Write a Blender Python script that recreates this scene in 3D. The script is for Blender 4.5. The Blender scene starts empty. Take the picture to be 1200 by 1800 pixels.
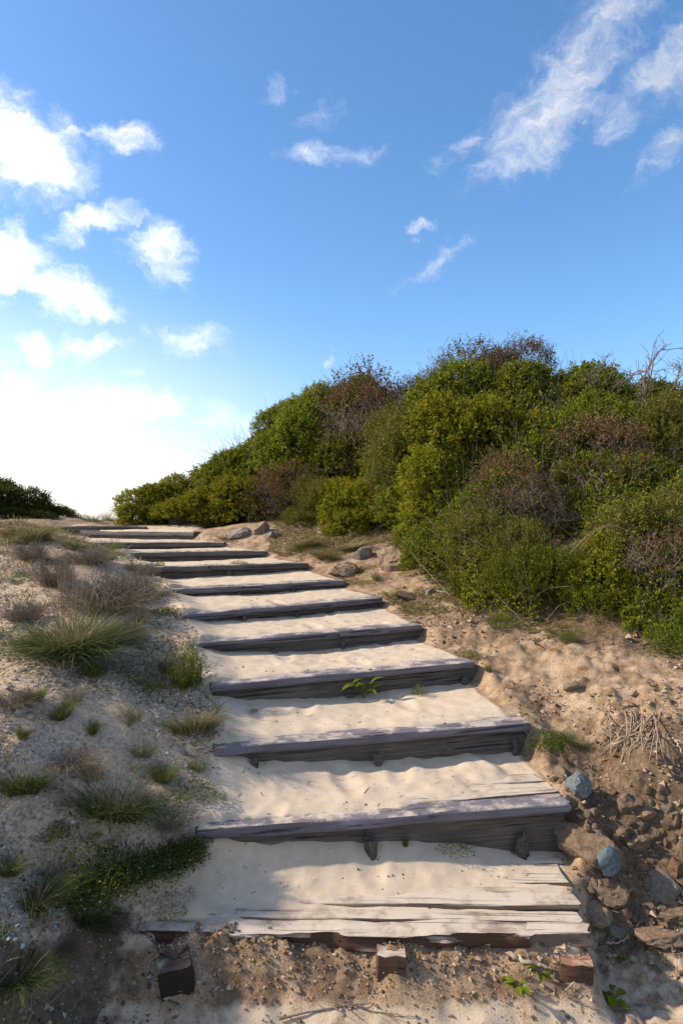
import bpy, bmesh, math, random
import numpy as np
from mathutils import Vector, Matrix

random.seed(7)
RNG = np.random.default_rng(11)
SC = bpy.context.scene
COL = SC.collection
RAD = math.radians

# ------------------------------------------------------------------ camera
EYE = 1.72                      # eye height above the beach sand
FPX = 1200.0                    # 24 mm lens on a 36 mm tall frame of 1800 px
PITCH = math.atan(12 / FPX)     # horizon lies 12 px under the middle
cam = bpy.data.cameras.new('camera')
cam.sensor_fit = 'VERTICAL'; cam.sensor_height = 36.0; cam.sensor_width = 24.0
cam.lens = 24.0; cam.clip_start = 0.05; cam.clip_end = 3000
cam_o = bpy.data.objects.new('camera', cam); COL.objects.link(cam_o)
cam_o.location = (0, 0, EYE); cam_o.rotation_euler = (math.pi / 2 + PITCH, 0, 0)
SC.camera = cam_o


def ray(px, py):
    x = (px - 600) / FPX; z = (900 - py) / FPX; y = 1.0
    c, s = math.cos(PITCH), math.sin(PITCH)
    return Vector((x, y * c - z * s, y * s + z * c))


def at_z(px, py, z):
    r = ray(px, py); t = (z - EYE) / r.z
    return Vector((r.x * t, r.y * t, z))


def at_y(px, py, Y):
    r = ray(px, py); t = Y / r.y
    return Vector((r.x * t, Y, EYE + r.z * t))


# ------------------------------------------------------------------ light
SUN_EL, SUN_AZ = 33.0, -88.0    # degrees; azimuth from +Y, negative is to the left
sv = Vector((math.sin(RAD(SUN_AZ)) * math.cos(RAD(SUN_EL)), math.cos(RAD(SUN_AZ)) * math.cos(RAD(SUN_EL)), math.sin(RAD(SUN_EL))))
sun = bpy.data.lights.new('sun', 'SUN'); sun.energy = 2.8; sun.angle = RAD(1.5); sun.color = (1.0, 0.87, 0.70)
sun_o = bpy.data.objects.new('sun', sun); COL.objects.link(sun_o)
sun_o.rotation_euler = sv.to_track_quat('Z', 'Y').to_euler(); sun_o.location = (-20, 6, 12)

SC.view_settings.view_transform = 'Standard'; SC.view_settings.look = 'None'
SC.view_settings.gamma = 1.0; SC.view_settings.exposure = 1.42
SC.view_settings.use_curve_mapping = False
SC.cycles.use_denoising = True
SC.cycles.max_bounces = 6; SC.cycles.diffuse_bounces = 3; SC.cycles.transmission_bounces = 3
SC.cycles.sample_clamp_indirect = 6

world = bpy.data.worlds.new('World'); SC.world = world; world.use_nodes = True
WN = world.node_tree.nodes; WL = world.node_tree.links
for n in list(WN): WN.remove(n)


def wnode(t, **kw):
    n = WN.new(t)
    for k, v in kw.items(): setattr(n, k, v)
    return n


def wmath(op, a, b=None, c=None, clamp=False):
    n = wnode('ShaderNodeMath', operation=op); n.use_clamp = clamp
    for i, v in enumerate((a, b, c)):
        if v is None: continue
        if isinstance(v, (int, float)): n.inputs[i].default_value = v
        else: WL.new(v, n.inputs[i])
    return n.outputs[0]


def wvec(op, a, b=None):
    n = wnode('ShaderNodeVectorMath', operation=op)
    for i, v in enumerate((a, b)):
        if v is None: continue
        if isinstance(v, (tuple, list, Vector)): n.inputs[i].default_value = tuple(v)
        else: WL.new(v, n.inputs[i])
    return n


SKY_STRENGTH = 0.091
wout = wnode('ShaderNodeOutputWorld')
sky = wnode('ShaderNodeTexSky', sky_type='NISHITA')
sky.sun_disc = False; sky.sun_elevation = RAD(SUN_EL); sky.sun_rotation = RAD(SUN_AZ)
sky.air_density = 1.0; sky.dust_density = 0.9; sky.ozone_density = 3.6; sky.altitude = 20
tc = wnode('ShaderNodeTexCoord')
DIRV = tc.outputs['Generated']


def wnoise(vec, scale, detail=4, rough=0.55):
    n = wnode('ShaderNodeTexNoise'); n.inputs['Scale'].default_value = scale
    n.inputs['Detail'].default_value = detail; n.inputs['Roughness'].default_value = rough
    WL.new(vec, n.inputs['Vector'])
    return n


# domain warp of the view direction, so that clouds get ragged edges
n1 = wnoise(DIRV, 9.0, 5, 0.6)
w1 = wvec('SCALE', wvec('SUBTRACT', n1.outputs['Color'], (0.5, 0.5, 0.5)).outputs[0]); w1.inputs['Scale'].default_value = 0.11
n2 = wnoise(DIRV, 34.0, 4, 0.65)
w2 = wvec('SCALE', wvec('SUBTRACT', n2.outputs['Color'], (0.5, 0.5, 0.5)).outputs[0]); w2.inputs['Scale'].default_value = 0.03
DW = wvec('ADD', DIRV, wvec('ADD', w1.outputs[0], w2.outputs[0]).outputs[0]).outputs[0]
# px, py, rx, ry, tilt in degrees, density
CLOUDS = [
    (50, 275, 112, 72, -10, 1.0), (-30, 235, 125, 90, 0, 1.0), (120, 225, 40, 45, 60, .5), (225, 262, 66, 34, 10, .62),
    (-5, 455, 92, 70, 20, 1.0), (110, 520, 98, 42, -12, .9), (165, 395, 85, 28, 22, .75), (275, 440, 72, 52, -25, .75), (315, 475, 34, 26, -30, .7),
    (70, 612, 46, 30, 0, .75), (158, 608, 56, 24, 0, .75), (250, 596, 24, 20, 0, .4), (335, 602, 70, 34, 10, .72), (225, 665, 20, 14, 0, .4),
    (255, 722, 66, 38, 8, .8), (172, 716, 40, 24, 0, .7), (395, 738, 62, 32, 0, .5), (100, 740, 190, 60, 0, .6), (110, 850, 300, 80, 0, .6), (-140, 660, 170, 120, 0, .6),
    (485, 148, 46, 22, 12, .40), (562, 205, 62, 27, 14, .46), (580, 263, 80, 22, 0, .52), (740, 412, 30, 13, 5, .42), (765, 466, 90, 18, 32, .36), (572, 620, 15, 13, 0, .55),
    (790, 272, 105, 30, 42, .38), (1015, 130, 235, 80, 40, .70), (935, 210, 105, 62, 42, .56), (1180, 110, 130, 58, 38, .66), (1105, 215, 72, 38, 34, .50), (1195, 235, 46, 38, 40, .58), (1165, 292, 64, 26, 50, .45), (880, 265, 80, 36, 42, .42),
    (1420, 90, 180, 70, 30, .8), (1500, 420, 140, 60, 20, .7), (-380, 380, 260, 120, 0, 1.0), (-420, 700, 300, 140, 0, 1.1), (300, -220, 160, 60, 20, .6), (820, -330, 180, 70, 30, .7), (1900, 650, 320, 90, 0, .8),
]
dens = None
cP, sP = math.cos(PITCH), math.sin(PITCH)
RIGHTV = Vector((1, 0, 0))
extra = []
for k in range(22):               # the same sort of clouds in the half of the sky behind the camera
    az = RAD(110 + 160 * random.random()); el = RAD(12 + 45 * random.random())
    extra.append((Vector((math.sin(az) * math.cos(el), math.cos(az) * math.cos(el), math.sin(el))), .12 + .2 * random.random(), .06 + .10 * random.random(), 20, 1.0))
specs = []
for px, py, rx, ry, ang, s in CLOUDS:
    r = ray(px, py); k = 1 / r.length
    specs.append((r.normalized(), rx / FPX * k, ry / FPX * k, ang, s))
for c, rx, ry, ang, s in specs + extra:
    a = Vector((c.y, -c.x, 0)).normalized(); b = a.cross(c) * -1
    if b.z < 0: b = -b
    t = RAD(ang)
    ax = a * math.cos(t) + b * math.sin(t); bx = c.cross(ax)
    m = Matrix((ax, bx, c)).transposed()
    mp = wnode('ShaderNodeMapping', vector_type='TEXTURE')
    mp.inputs['Location'].default_value = c; mp.inputs['Rotation'].default_value = m.to_euler()
    mp.inputs['Scale'].default_value = (rx, ry, max(rx, ry) * 2)
    WL.new(DW, mp.inputs['Vector'])
    ln = wvec('LENGTH', mp.outputs[0]).outputs['Value']
    d = wmath('MULTIPLY', wmath('SUBTRACT', 1.35, ln, clamp=True), s)
    dens = d if dens is None else wmath('MAXIMUM', dens, d)
# wispy breakup, drawn out along the wind
mpw = wnode('ShaderNodeMapping'); mpw.inputs['Rotation'].default_value = (0.2, RAD(-38), 0.3); mpw.inputs['Scale'].default_value = (1.0, 1.0, 2.6)
WL.new(DW, mpw.inputs['Vector'])
n3 = wnoise(mpw.outputs[0], 11.0, 8, 0.68)
alpha = wmath('ADD', dens, wmath('MULTIPLY', wmath('SUBTRACT', n3.outputs['Fac'], 0.54), 1.7))
mr = wnode('ShaderNodeMapRange', interpolation_type='SMOOTHSTEP')
mr.inputs['From Min'].default_value = 0.0; mr.inputs['From Max'].default_value = 1.3
WL.new(alpha, mr.inputs['Value'])
gate = wnode('ShaderNodeMapRange', interpolation_type='SMOOTHSTEP'); gate.inputs['From Min'].default_value = 0.0; gate.inputs['From Max'].default_value = 0.25
WL.new(dens, gate.inputs['Value'])
alpha = wmath('MULTIPLY', mr.outputs[0], gate.outputs[0])
# the bright veil of thin cloud low towards the sun
vc = ray(20, 870).normalized()
va = Vector((vc.y, -vc.x, 0)).normalized(); vb = vc.cross(va) * -1
mpv = wnode('ShaderNodeMapping', vector_type='TEXTURE')
mpv.inputs['Location'].default_value = vc; mpv.inputs['Rotation'].default_value = Matrix((va, vc.cross(va), vc)).transposed().to_euler()
mpv.inputs['Scale'].default_value = (.55, .30, 1.5)
WL.new(DIRV, mpv.inputs['Vector'])
veil = wnode('ShaderNodeMapRange', interpolation_type='SMOOTHERSTEP')
veil.inputs['From Min'].default_value = 1.25; veil.inputs['From Max'].default_value = 0.1; veil.inputs['To Max'].default_value = 0.48
WL.new(wvec('LENGTH', mpv.outputs[0]).outputs['Value'], veil.inputs['Value'])
alpha = wmath('SUBTRACT', 1.0, wmath('MULTIPLY', wmath('SUBTRACT', 1.0, alpha), wmath('SUBTRACT', 1.0, veil.outputs[0])))
hsv = wnode('ShaderNodeHueSaturation'); hsv.inputs['Saturation'].default_value = 1.15; WL.new(sky.outputs[0], hsv.inputs['Color'])
sky_s = wvec('SCALE', hsv.outputs[0]); sky_s.inputs['Scale'].default_value = SKY_STRENGTH
# clouds glow more towards the sun
sd = wvec('DOT_PRODUCT', DIRV, tuple(sv)).outputs['Value']
gl = wnode('ShaderNodeMapRange'); gl.inputs['From Min'].default_value = -0.25; gl.inputs['From Max'].default_value = 0.75
gl.inputs['To Min'].default_value = 0.30; gl.inputs['To Max'].default_value = 0.85
WL.new(sd, gl.inputs['Value'])
ccol = wvec('SCALE', (1.0, 0.95, 0.88)); WL.new(gl.outputs[0], ccol.inputs['Scale'])
mix = wnode('ShaderNodeMix', data_type='RGBA')
WL.new(wmath('MULTIPLY', wmath('POWER', alpha, 1.25), 0.95), mix.inputs[0]); WL.new(sky_s.outputs[0], mix.inputs[6]); WL.new(ccol.outputs[0], mix.inputs[7])
bg = wnode('ShaderNodeBackground'); bg.inputs['Strength'].default_value = 1.0
WL.new(mix.outputs[2], bg.inputs['Color']); WL.new(bg.outputs[0], wout.inputs['Surface'])

# ------------------------------------------------------------------ numpy helpers


def vnoise(x, y, seed=0):
    xi = np.floor(x).astype(np.int64); yi = np.floor(y).astype(np.int64)
    fx = x - xi; fy = y - yi
    fx = fx * fx * fx * (fx * (fx * 6 - 15) + 10); fy = fy * fy * fy * (fy * (fy * 6 - 15) + 10)

    def h(a, b):
        n = (a * 374761393 + b * 668265263 + seed * 1442695041) & 0xffffffff
        n = ((n ^ (n >> 13)) * 1274126177) & 0xffffffff
        n = n ^ (n >> 16)
        return (n & 0xffff) / 65535.0
    a = h(xi, yi); b = h(xi + 1, yi); c = h(xi, yi + 1); d = h(xi + 1, yi + 1)
    return (a + (b - a) * fx) * (1 - fy) + (c + (d - c) * fx) * fy - 0.5


def fbm(x, y, scale, octv=4, seed=0, gain=.5):
    s = 0; amp = 1; f = 1 / scale
    for o in range(octv):
        ca, sa = math.cos(o * 1.1), math.sin(o * 1.1)
        s = s + amp * vnoise((x * ca - y * sa) * f + o * 17.3, (x * sa + y * ca) * f - o * 9.1, seed + o * 31)
        amp *= gain; f *= 2.03
    return s


def sm(t):
    t = np.clip(t, 0, 1)
    return t * t * (3 - 2 * t)


def mesh_np(name, V, F, mat=None, smooth=False):
    """one mesh from an (n,3) vertex array and an (m,k) face array"""
    me = bpy.data.meshes.new(name)
    V = np.asarray(V, np.float32); F = np.asarray(F, np.int32)
    me.vertices.add(len(V)); me.vertices.foreach_set('co', V.ravel())
    k = F.shape[1]
    me.loops.add(F.size); me.loops.foreach_set('vertex_index', F.ravel())
    me.polygons.add(len(F)); me.polygons.foreach_set('loop_start', np.arange(0, F.size, k, dtype=np.int32))
    me.polygons.foreach_set('use_smooth', np.full(len(F), smooth, bool))
    me.update(calc_edges=True)
    if mat is not None: me.materials.append(mat)
    return me


def link(name, me, parent=None, loc=None, rot=None, scale=None, kind=None, label=None, cat=None, group=None):
    o = bpy.data.objects.new(name, me); COL.objects.link(o)
    if parent is not None: o.parent = parent
    if loc is not None: o.location = loc
    if rot is not None: o.rotation_euler = rot
    if scale is not None: o.scale = scale if hasattr(scale, '__len__') else (scale,) * 3
    if kind: o['kind'] = kind
    if label: o['label'] = label
    if cat: o['category'] = cat
    if group: o['group'] = group
    return o


def thing(name, label, cat, loc=(0, 0, 0), rz=0, group=None, scale=None):
    return link(name, None, None, loc, (0, 0, rz), scale, None, label, cat, group)


def merge(parts):
    """join (V,F) pairs with the same face size"""
    Vs, Fs, n = [], [], 0
    for V, F in parts:
        Vs.append(V); Fs.append(F + n); n += len(V)
    return np.concatenate(Vs), np.concatenate(Fs)


def norm(a):
    return a / np.maximum(np.linalg.norm(a, axis=-1, keepdims=True), 1e-9)


def tubes(P, R, k=3):
    """P (M,n,3) polylines, R (M,n) radii -> triangles"""
    P = np.asarray(P, float); R = np.asarray(R, float)
    M, n, _ = P.shape
    T = np.empty_like(P); T[:, 1:-1] = P[:, 2:] - P[:, :-2]; T[:, 0] = P[:, 1] - P[:, 0]; T[:, -1] = P[:, -1] - P[:, -2]
    T = norm(T)
    ref = np.where(np.abs(T[:, :1, 2:3]) < .8, np.array([0, 0, 1.]), np.array([1., 0, 0]))
    A = norm(np.cross(T, np.broadcast_to(ref, T.shape))); B = np.cross(T, A)
    th = np.arange(k) * 2 * math.pi / k
    V = P[:, :, None] + R[:, :, None, None] * (A[:, :, None] * np.cos(th)[:, None] + B[:, :, None] * np.sin(th)[:, None])
    idx = np.arange(M * n * k).reshape(M, n, k)
    a = idx[:, :-1]; b = idx[:, 1:]
    a2 = np.roll(a, -1, 2); b2 = np.roll(b, -1, 2)
    F = np.concatenate([np.stack([a, a2, b2], -1).reshape(-1, 3), np.stack([a, b2, b], -1).reshape(-1, 3)])
    return V.reshape(-1, 3), F


def leaves(P, D, N, L, W, fold=.25, curl=.15):
    """folded diamond leaves: base P, axis D, face normal N"""
    D = norm(D); S = norm(np.cross(D, N)); U = np.cross(S, D)
    L = np.asarray(L)[:, None]; W = np.asarray(W)[:, None]
    b = P; m = P + D * L * .45
    r = m + S * W * .5 + U * W * fold; l = m - S * W * .5 + U * W * fold
    t = P + D * L - U * L * curl
    V = np.stack([b, r, t, l], 1).reshape(-1, 3)
    i = np.arange(len(P)) * 4
    F = np.concatenate([np.stack([i, i + 1, i + 2], -1), np.stack([i, i + 2, i + 3], -1)])
    return V, F


def blades(P, D, L, W, bend, nseg=3, rng=RNG):
    """tapered curved grass blades: root P, direction D, length L, width W"""
    n = len(P); D = norm(D)
    up = np.array([0, 0, 1.]); out = D.copy(); out[:, 2] = 0; out = norm(out + 1e-4)
    side = norm(np.cross(D, out + rng.normal(0, .5, (n, 3))))
    pts = []
    for j in range(nseg + 1):
        t = j / nseg
        p = P + D * (L * t)[:, None] + (out * .8 - up * .55) * (bend * L * t * t)[:, None]
        w = W * (1 - t) ** .7 * .5
        if j < nseg: pts += [p - side * w[:, None], p + side * w[:, None]]
        else: pts += [p]
    V = np.stack(pts, 1); k = V.shape[1]; V = V.reshape(-1, 3)
    i = np.arange(n) * k; F = []
    for j in range(nseg - 1):
        a = i + 2 * j
        F += [np.stack([a, a + 1, a + 3], -1), np.stack([a, a + 3, a + 2], -1)]
    a = i + 2 * (nseg - 1); F += [np.stack([a, a + 1, a + 2], -1)]
    return V, np.concatenate(F)


# ------------------------------------------------------------------ materials
def new_mat(name):
    m = bpy.data.materials.new(name); m.use_nodes = True
    nt = m.node_tree; b = nt.nodes['Principled BSDF']; b.inputs['Specular IOR Level'].default_value = .25
    return m, nt, b


class NT:
    def __init__(s, nt): s.n = nt.nodes; s.l = nt.links

    def node(s, t, **kw):
        x = s.n.new(t)
        for k, v in kw.items(): setattr(x, k, v)
        return x

    def noise(s, vec, scale, detail=4, rough=.55, dist=0):
        x = s.node('ShaderNodeTexNoise'); x.inputs['Scale'].default_value = scale; x.inputs['Detail'].default_value = detail
        x.inputs['Roughness'].default_value = rough; x.inputs['Distortion'].default_value = dist
        if vec is not None: s.l.new(vec, x.inputs['Vector'])
        return x.outputs['Fac']

    def ramp(s, fac, stops):
        x = s.node('ShaderNodeValToRGB'); e = x.color_ramp.elements
        while len(e) < len(stops): e.new(0.5)
        for el, (p, c) in zip(e, stops): el.position = p; el.color = (*c, 1) if len(c) == 3 else c
        s.l.new(fac, x.inputs[0]); return x.outputs[0]

    def mix(s, f, a, b, mode='MIX'):
        x = s.node('ShaderNodeMix', data_type='RGBA', blend_type=mode)
        for i, v in ((0, f), (6, a), (7, b)):
            if isinstance(v, (int, float)): x.inputs[i].default_value = v
            elif isinstance(v, tuple): x.inputs[i].default_value = (*v, 1)
            else: s.l.new(v, x.inputs[i])
        return x.outputs[2]

    def math(s, op, a, b=None, clamp=False):
        x = s.node('ShaderNodeMath', operation=op); x.use_clamp = clamp
        for i, v in enumerate((a, b)):
            if v is None: continue
            if isinstance(v, (int, float)): x.inputs[i].default_value = v
            else: s.l.new(v, x.inputs[i])
        return x.outputs[0]

    def mapr(s, v, a, b, c=0, d=1, smooth=True):
        x = s.node('ShaderNodeMapRange'); x.interpolation_type = 'SMOOTHSTEP' if smooth else 'LINEAR'
        for k, val in (('From Min', a), ('From Max', b), ('To Min', c), ('To Max', d)): x.inputs[k].default_value = val
        s.l.new(v, x.inputs['Value']); return x.outputs[0]

    def bump(s, h, strength, dist, bsdf):
        x = s.node('ShaderNodeBump'); x.inputs['Strength'].default_value = strength; x.inputs['Distance'].default_value = dist
        s.l.new(h, x.inputs['Height']); s.l.new(x.outputs[0], bsdf.inputs['Normal'])


def leaf_mat(name, stops, transl=.35, rough=.5):
    m, nt, b = new_mat(name); t = NT(nt)
    g = t.node('ShaderNodeNewGeometry'); c = t.ramp(g.outputs['Random Per Island'], stops)
    oi = t.node('ShaderNodeObjectInfo')
    hs = t.node('ShaderNodeHueSaturation'); t.l.new(c, hs.inputs['Color'])
    t.l.new(t.mapr(oi.outputs['Random'], 0, 1, .88, 1.12, False), hs.inputs['Value'])
    t.l.new(t.mapr(oi.outputs['Random'], 0, 1, .493, .506, False), hs.inputs['Hue'])
    c = hs.outputs[0]
    t.l.new(c, b.inputs['Base Color']); b.inputs['Roughness'].default_value = rough + .12; b.inputs['Specular IOR Level'].default_value = .15
    tr = t.node('ShaderNodeBsdfTranslucent'); t.l.new(c, tr.inputs['Color'])
    mx = t.node('ShaderNodeMixShader'); mx.inputs[0].default_value = transl
    t.l.new(b.outputs[0], mx.inputs[1]); t.l.new(tr.outputs[0], mx.inputs[2])
    t.l.new(mx.outputs[0], t.n['Material Output'].inputs['Surface'])
    return m


M = {}
M['leaf_green'] = leaf_mat('leaf_green', [(0, (.045, .062, .006)), (.4, (.125, .155, .011)), (.8, (.215, .225, .016)), (.96, (.30, .27, .035)), (1, (.22, .13, .04))], .42)
M['leaf_yellow'] = leaf_mat('leaf_yellow', [(0, (.07, .085, .006)), (.5, (.21, .215, .012)), (.9, (.34, .31, .022)), (1, (.26, .15, .03))], .45)
M['leaf_olive'] = leaf_mat('leaf_olive', [(0, (.055, .060, .008)), (.5, (.14, .145, .016)), (.8, (.22, .19, .03)), (1, (.26, .17, .06))], .35)
M['leaf_dark'] = leaf_mat('leaf_dark', [(0, (.020, .028, .004)), (.6, (.062, .076, .008)), (1, (.14, .14, .016))], .32)
M['leaf_brown'] = leaf_mat('leaf_brown', [(0, (.06, .035, .018)), (.5, (.13, .08, .04)), (1, (.23, .15, .08))], .25, .7)
M['leaf_weed'] = leaf_mat('leaf_weed', [(0, (.055, .075, .007)), (.6, (.14, .17, .012)), (1, (.24, .235, .022))], .38)
M['grass'] = leaf_mat('grass', [(0, (.04, .06, .016)), (.5, (.09, .12, .03)), (.8, (.16, .16, .05)), (1, (.30, .24, .11))], .3, .55)
M['grass_dark'] = leaf_mat('grass_dark', [(0, (.018, .035, .010)), (.6, (.045, .08, .020)), (1, (.11, .12, .035))], .3, .55)
M['straw'] = leaf_mat('straw', [(0, (.17, .12, .06)), (.5, (.34, .26, .14)), (1, (.48, .39, .23))], .25, .6)
M['straw_mat'] = leaf_mat('straw_mat', [(0, (.09, .06, .035)), (.4, (.20, .15, .10)), (.8, (.34, .27, .18)), (1, (.10, .12, .04))], .2, .7)
M['grass_yellow'] = leaf_mat('grass_yellow', [(0, (.07, .07, .02)), (.5, (.16, .15, .045)), (1, (.30, .24, .10))], .3, .6)
M['leaf_creep'] = leaf_mat('leaf_creep', [(0, (.018, .034, .006)), (.6, (.055, .088, .014)), (1, (.12, .15, .03))], .3)
M['flower'] = leaf_mat('flower', [(0, (.40, .36, .42)), (1, (.66, .62, .66))], .2, .7)


def simple_mat(name, c1, c2, scale=8, rough=.85, bump=.4, bd=.01, detail=5):
    m, nt, b = new_mat(name); t = NT(nt)
    co = t.node('ShaderNodeTexCoord').outputs['Object']
    f = t.noise(co, scale, detail, .65)
    oi = t.node('ShaderNodeObjectInfo')
    c = t.ramp(f, [(.3, c1), (.7, c2)])
    hs = t.node('ShaderNodeHueSaturation'); t.l.new(c, hs.inputs['Color'])
    t.l.new(t.mapr(oi.outputs['Random'], 0, 1, .75, 1.2, False), hs.inputs['Value'])
    t.l.new(hs.outputs[0], b.inputs['Base Color']); b.inputs['Roughness'].default_value = rough
    t.bump(f, bump, bd, b)
    return m


M['twig'] = simple_mat('twig', (.10, .07, .045), (.22, .165, .12), 30)
M['dead_wood'] = simple_mat('dead_wood', (.09, .065, .05), (.20, .155, .12), 25)
M['root'] = simple_mat('root', (.24, .17, .12), (.42, .33, .25), 25)
M['rock_brown'] = simple_mat('rock_brown', (.10, .066, .042), (.25, .175, .115), 5, .9, .8, .02, 8)
M['rock_tan'] = simple_mat('rock_tan', (.17, .115, .072), (.32, .235, .155), 6, .95, .8, .02, 8)
M['rock_red'] = simple_mat('rock_red', (.12, .065, .04), (.22, .13, .08), 6, .9, .6, .015, 8)
M['rock_blue'] = simple_mat('rock_blue', (.055, .078, .096), (.11, .145, .17), 3.5, .75, .35, .006, 9)
M['rock_blue2'] = simple_mat('rock_blue2', (.06, .075, .08), (.16, .165, .16), 5, .9, .7, .015, 9)
M['rock_grey'] = simple_mat('rock_grey', (.13, .105, .085), (.28, .235, .195), 7, .9, .8, .02, 8)
M['clod'] = leaf_mat('clod', [(0, (.10, .06, .035)), (.5, (.24, .16, .095)), (1, (.42, .33, .24))], 0, .95)
M['bark'] = leaf_mat('bark', [(0, (.03, .02, .014)), (.7, (.09, .06, .04)), (1, (.25, .2, .15))], 0, .95)
M['grit'] = leaf_mat('grit', [(0, (.13, .10, .08)), (.35, (.30, .25, .21)), (.8, (.46, .41, .37)), (1, (.62, .58, .56))], 0, .95)


def wood_mat(name, dark, mid, light, dust=0.0, dustcol=(.50, .42, .33), rough=.8, crack=.8, side=None):
    """weathered board; local X runs along the grain"""
    m, nt, b = new_mat(name); t = NT(nt)
    co = t.node('ShaderNodeTexCoord').outputs['Object']
    oi = t.node('ShaderNodeObjectInfo')
    off = t.node('ShaderNodeVectorMath', operation='SCALE'); off.inputs[0].default_value = (13.7, 5.1, 9.3); t.l.new(oi.outputs['Random'], off.inputs['Scale'])
    ad = t.node('ShaderNodeVectorMath', operation='ADD'); t.l.new(co, ad.inputs[0]); t.l.new(off.outputs[0], ad.inputs[1])
    mp = t.node('ShaderNodeMapping'); mp.inputs['Scale'].default_value = (1.0, 34, 34); t.l.new(ad.outputs[0], mp.inputs['Vector'])
    gr = t.noise(mp.outputs[0], 3.2, 9, .74, .15)
    mp2 = t.node('ShaderNodeMapping'); mp2.inputs['Scale'].default_value = (.9, 55, 40); t.l.new(ad.outputs[0], mp2.inputs['Vector'])
    ck = t.noise(mp2.outputs[0], 1.6, 3, .5)
    blot = t.noise(ad.outputs[0], 5, 5, .6)
    c = t.ramp(gr, [(.28, dark), (.5, mid), (.74, light)])
    c = t.mix(t.mapr(blot, .42, .68, 0, .45), c, tuple(x * .55 for x in mid))
    crk = t.mapr(ck, .60, .66, 0, crack)
    c = t.mix(crk, c, tuple(x * .22 for x in dark))
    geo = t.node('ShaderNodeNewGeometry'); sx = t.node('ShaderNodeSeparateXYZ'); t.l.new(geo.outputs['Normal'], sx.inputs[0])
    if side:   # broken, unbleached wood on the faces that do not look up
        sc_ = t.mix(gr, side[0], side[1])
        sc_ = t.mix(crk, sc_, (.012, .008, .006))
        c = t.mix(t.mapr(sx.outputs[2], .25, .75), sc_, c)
    if dust > 0:
        dn = t.noise(ad.outputs[0], 7, 6, .7)
        f = t.math('MULTIPLY', t.mapr(dn, .62 - dust * .5, .82 - dust * .5), t.mapr(sx.outputs[2], .35, .9))
        f = t.math('MULTIPLY', f, t.math('SUBTRACT', 1.0, t.math('MULTIPLY', crk, .7)))
        c = t.mix(f, c, dustcol)
    t.l.new(c, b.inputs['Base Color']); b.inputs['Roughness'].default_value = rough
    h = t.math('SUBTRACT', gr, t.math('MULTIPLY', crk, 1.2))
    t.bump(h, .7, .004, b)
    return m


M['nosing'] = wood_mat('nosing', (.085, .075, .085), (.15, .132, .15), (.23, .205, .22), .38)
M['nosing_dark'] = wood_mat('nosing_dark', (.05, .045, .045), (.10, .09, .09), (.18, .165, .16), .42)
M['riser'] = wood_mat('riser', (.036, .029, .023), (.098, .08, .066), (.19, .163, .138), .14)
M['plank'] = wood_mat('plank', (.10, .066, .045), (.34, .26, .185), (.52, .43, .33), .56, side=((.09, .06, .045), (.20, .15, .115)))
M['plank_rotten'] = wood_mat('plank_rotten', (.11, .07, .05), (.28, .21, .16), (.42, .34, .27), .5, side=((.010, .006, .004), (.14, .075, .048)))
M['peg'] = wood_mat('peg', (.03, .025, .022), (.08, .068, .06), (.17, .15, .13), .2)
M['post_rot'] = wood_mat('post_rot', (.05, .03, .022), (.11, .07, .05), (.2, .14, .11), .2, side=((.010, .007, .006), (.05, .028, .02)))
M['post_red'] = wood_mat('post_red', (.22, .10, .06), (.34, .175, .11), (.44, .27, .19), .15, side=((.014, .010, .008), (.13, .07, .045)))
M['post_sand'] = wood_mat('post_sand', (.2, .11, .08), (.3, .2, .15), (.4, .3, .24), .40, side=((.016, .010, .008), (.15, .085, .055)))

# ------------------------------------------------------------------ the steps: corner pixels and drops under the eye
#        left px        right px       drop below eye,  riser height left/mid/right, nosing thickness
STEP = [
    ((255, 1631), (1036, 1638), 1.48, (.24, .24, .24), .05),
    ((346, 1459), (1002, 1411), 1.25, (.050, .115, .215), .046),
    ((378, 1316), (930, 1270), 1.06, (.055, .140, .135), .042),
    ((372, 1205), (835, 1163), .880, (.090, .145, .130), .040),
    ((346, 1130), (741, 1099), .750, (.065, .125, .110), .042),
    ((322, 1081), (672, 1050), .640, (.060, .095, .085), .045),
    ((300, 1036), (607, 1021), .550, (.060, .085, .065), .045),
    ((263, 997), (542, 990), .430, (.120, .105, .065), .050),
    ((231, 971), (467, 968), .340, (.110, .110, .075), .050),
    ((165, 954), (394, 953), .262, (.085, .085, .060), .050),
    ((124, 933), (340, 935), .155, (.095, .105, .100), .055),
    ((118, 927), (226, 927), .110, (.03, .03, .03), .05),
]
SL, SR, SZ, SRISE, STH = [], [], [], [], []
for l, r, h, ri, th in STEP:
    SL.append(at_z(*l, EYE - h)); SR.append(at_z(*r, EYE - h)); SZ.append(EYE - h); SRISE.append(ri); STH.append(th)
NS = len(STEP)
SW = [(SR[i] - SL[i]).length for i in range(NS)]
for i in range(NS): print('step', i + 1, 'w %.2f' % SW[i], 'L (%.2f %.2f)' % SL[i][:2], 'R (%.2f %.2f)' % SR[i][:2], 'z %.2f' % SZ[i])
YL = np.array([p.y for p in SL]); XLs = np.array([p.x for p in SL])
YR = np.array([p.y for p in SR]); XRs = np.array([p.x for p in SR])
ZS = np.array(SZ)
XRX = XRs.copy(); XRX[-1] = XRs[-2] - .1
JUMP = np.array([.065] * 6 + [.088] * 6)

BASE = [(6.5, 3.2), (3.2, 3.75), (2.0, 4.05), (1.47, 4.4), (1.0, 4.86), (.86, 5.8), (.80, 6.8), (.45, 8.0), (-.3, 9.0), (-2.6, 9.7), (-6, 16), (-10, 30)]


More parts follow.
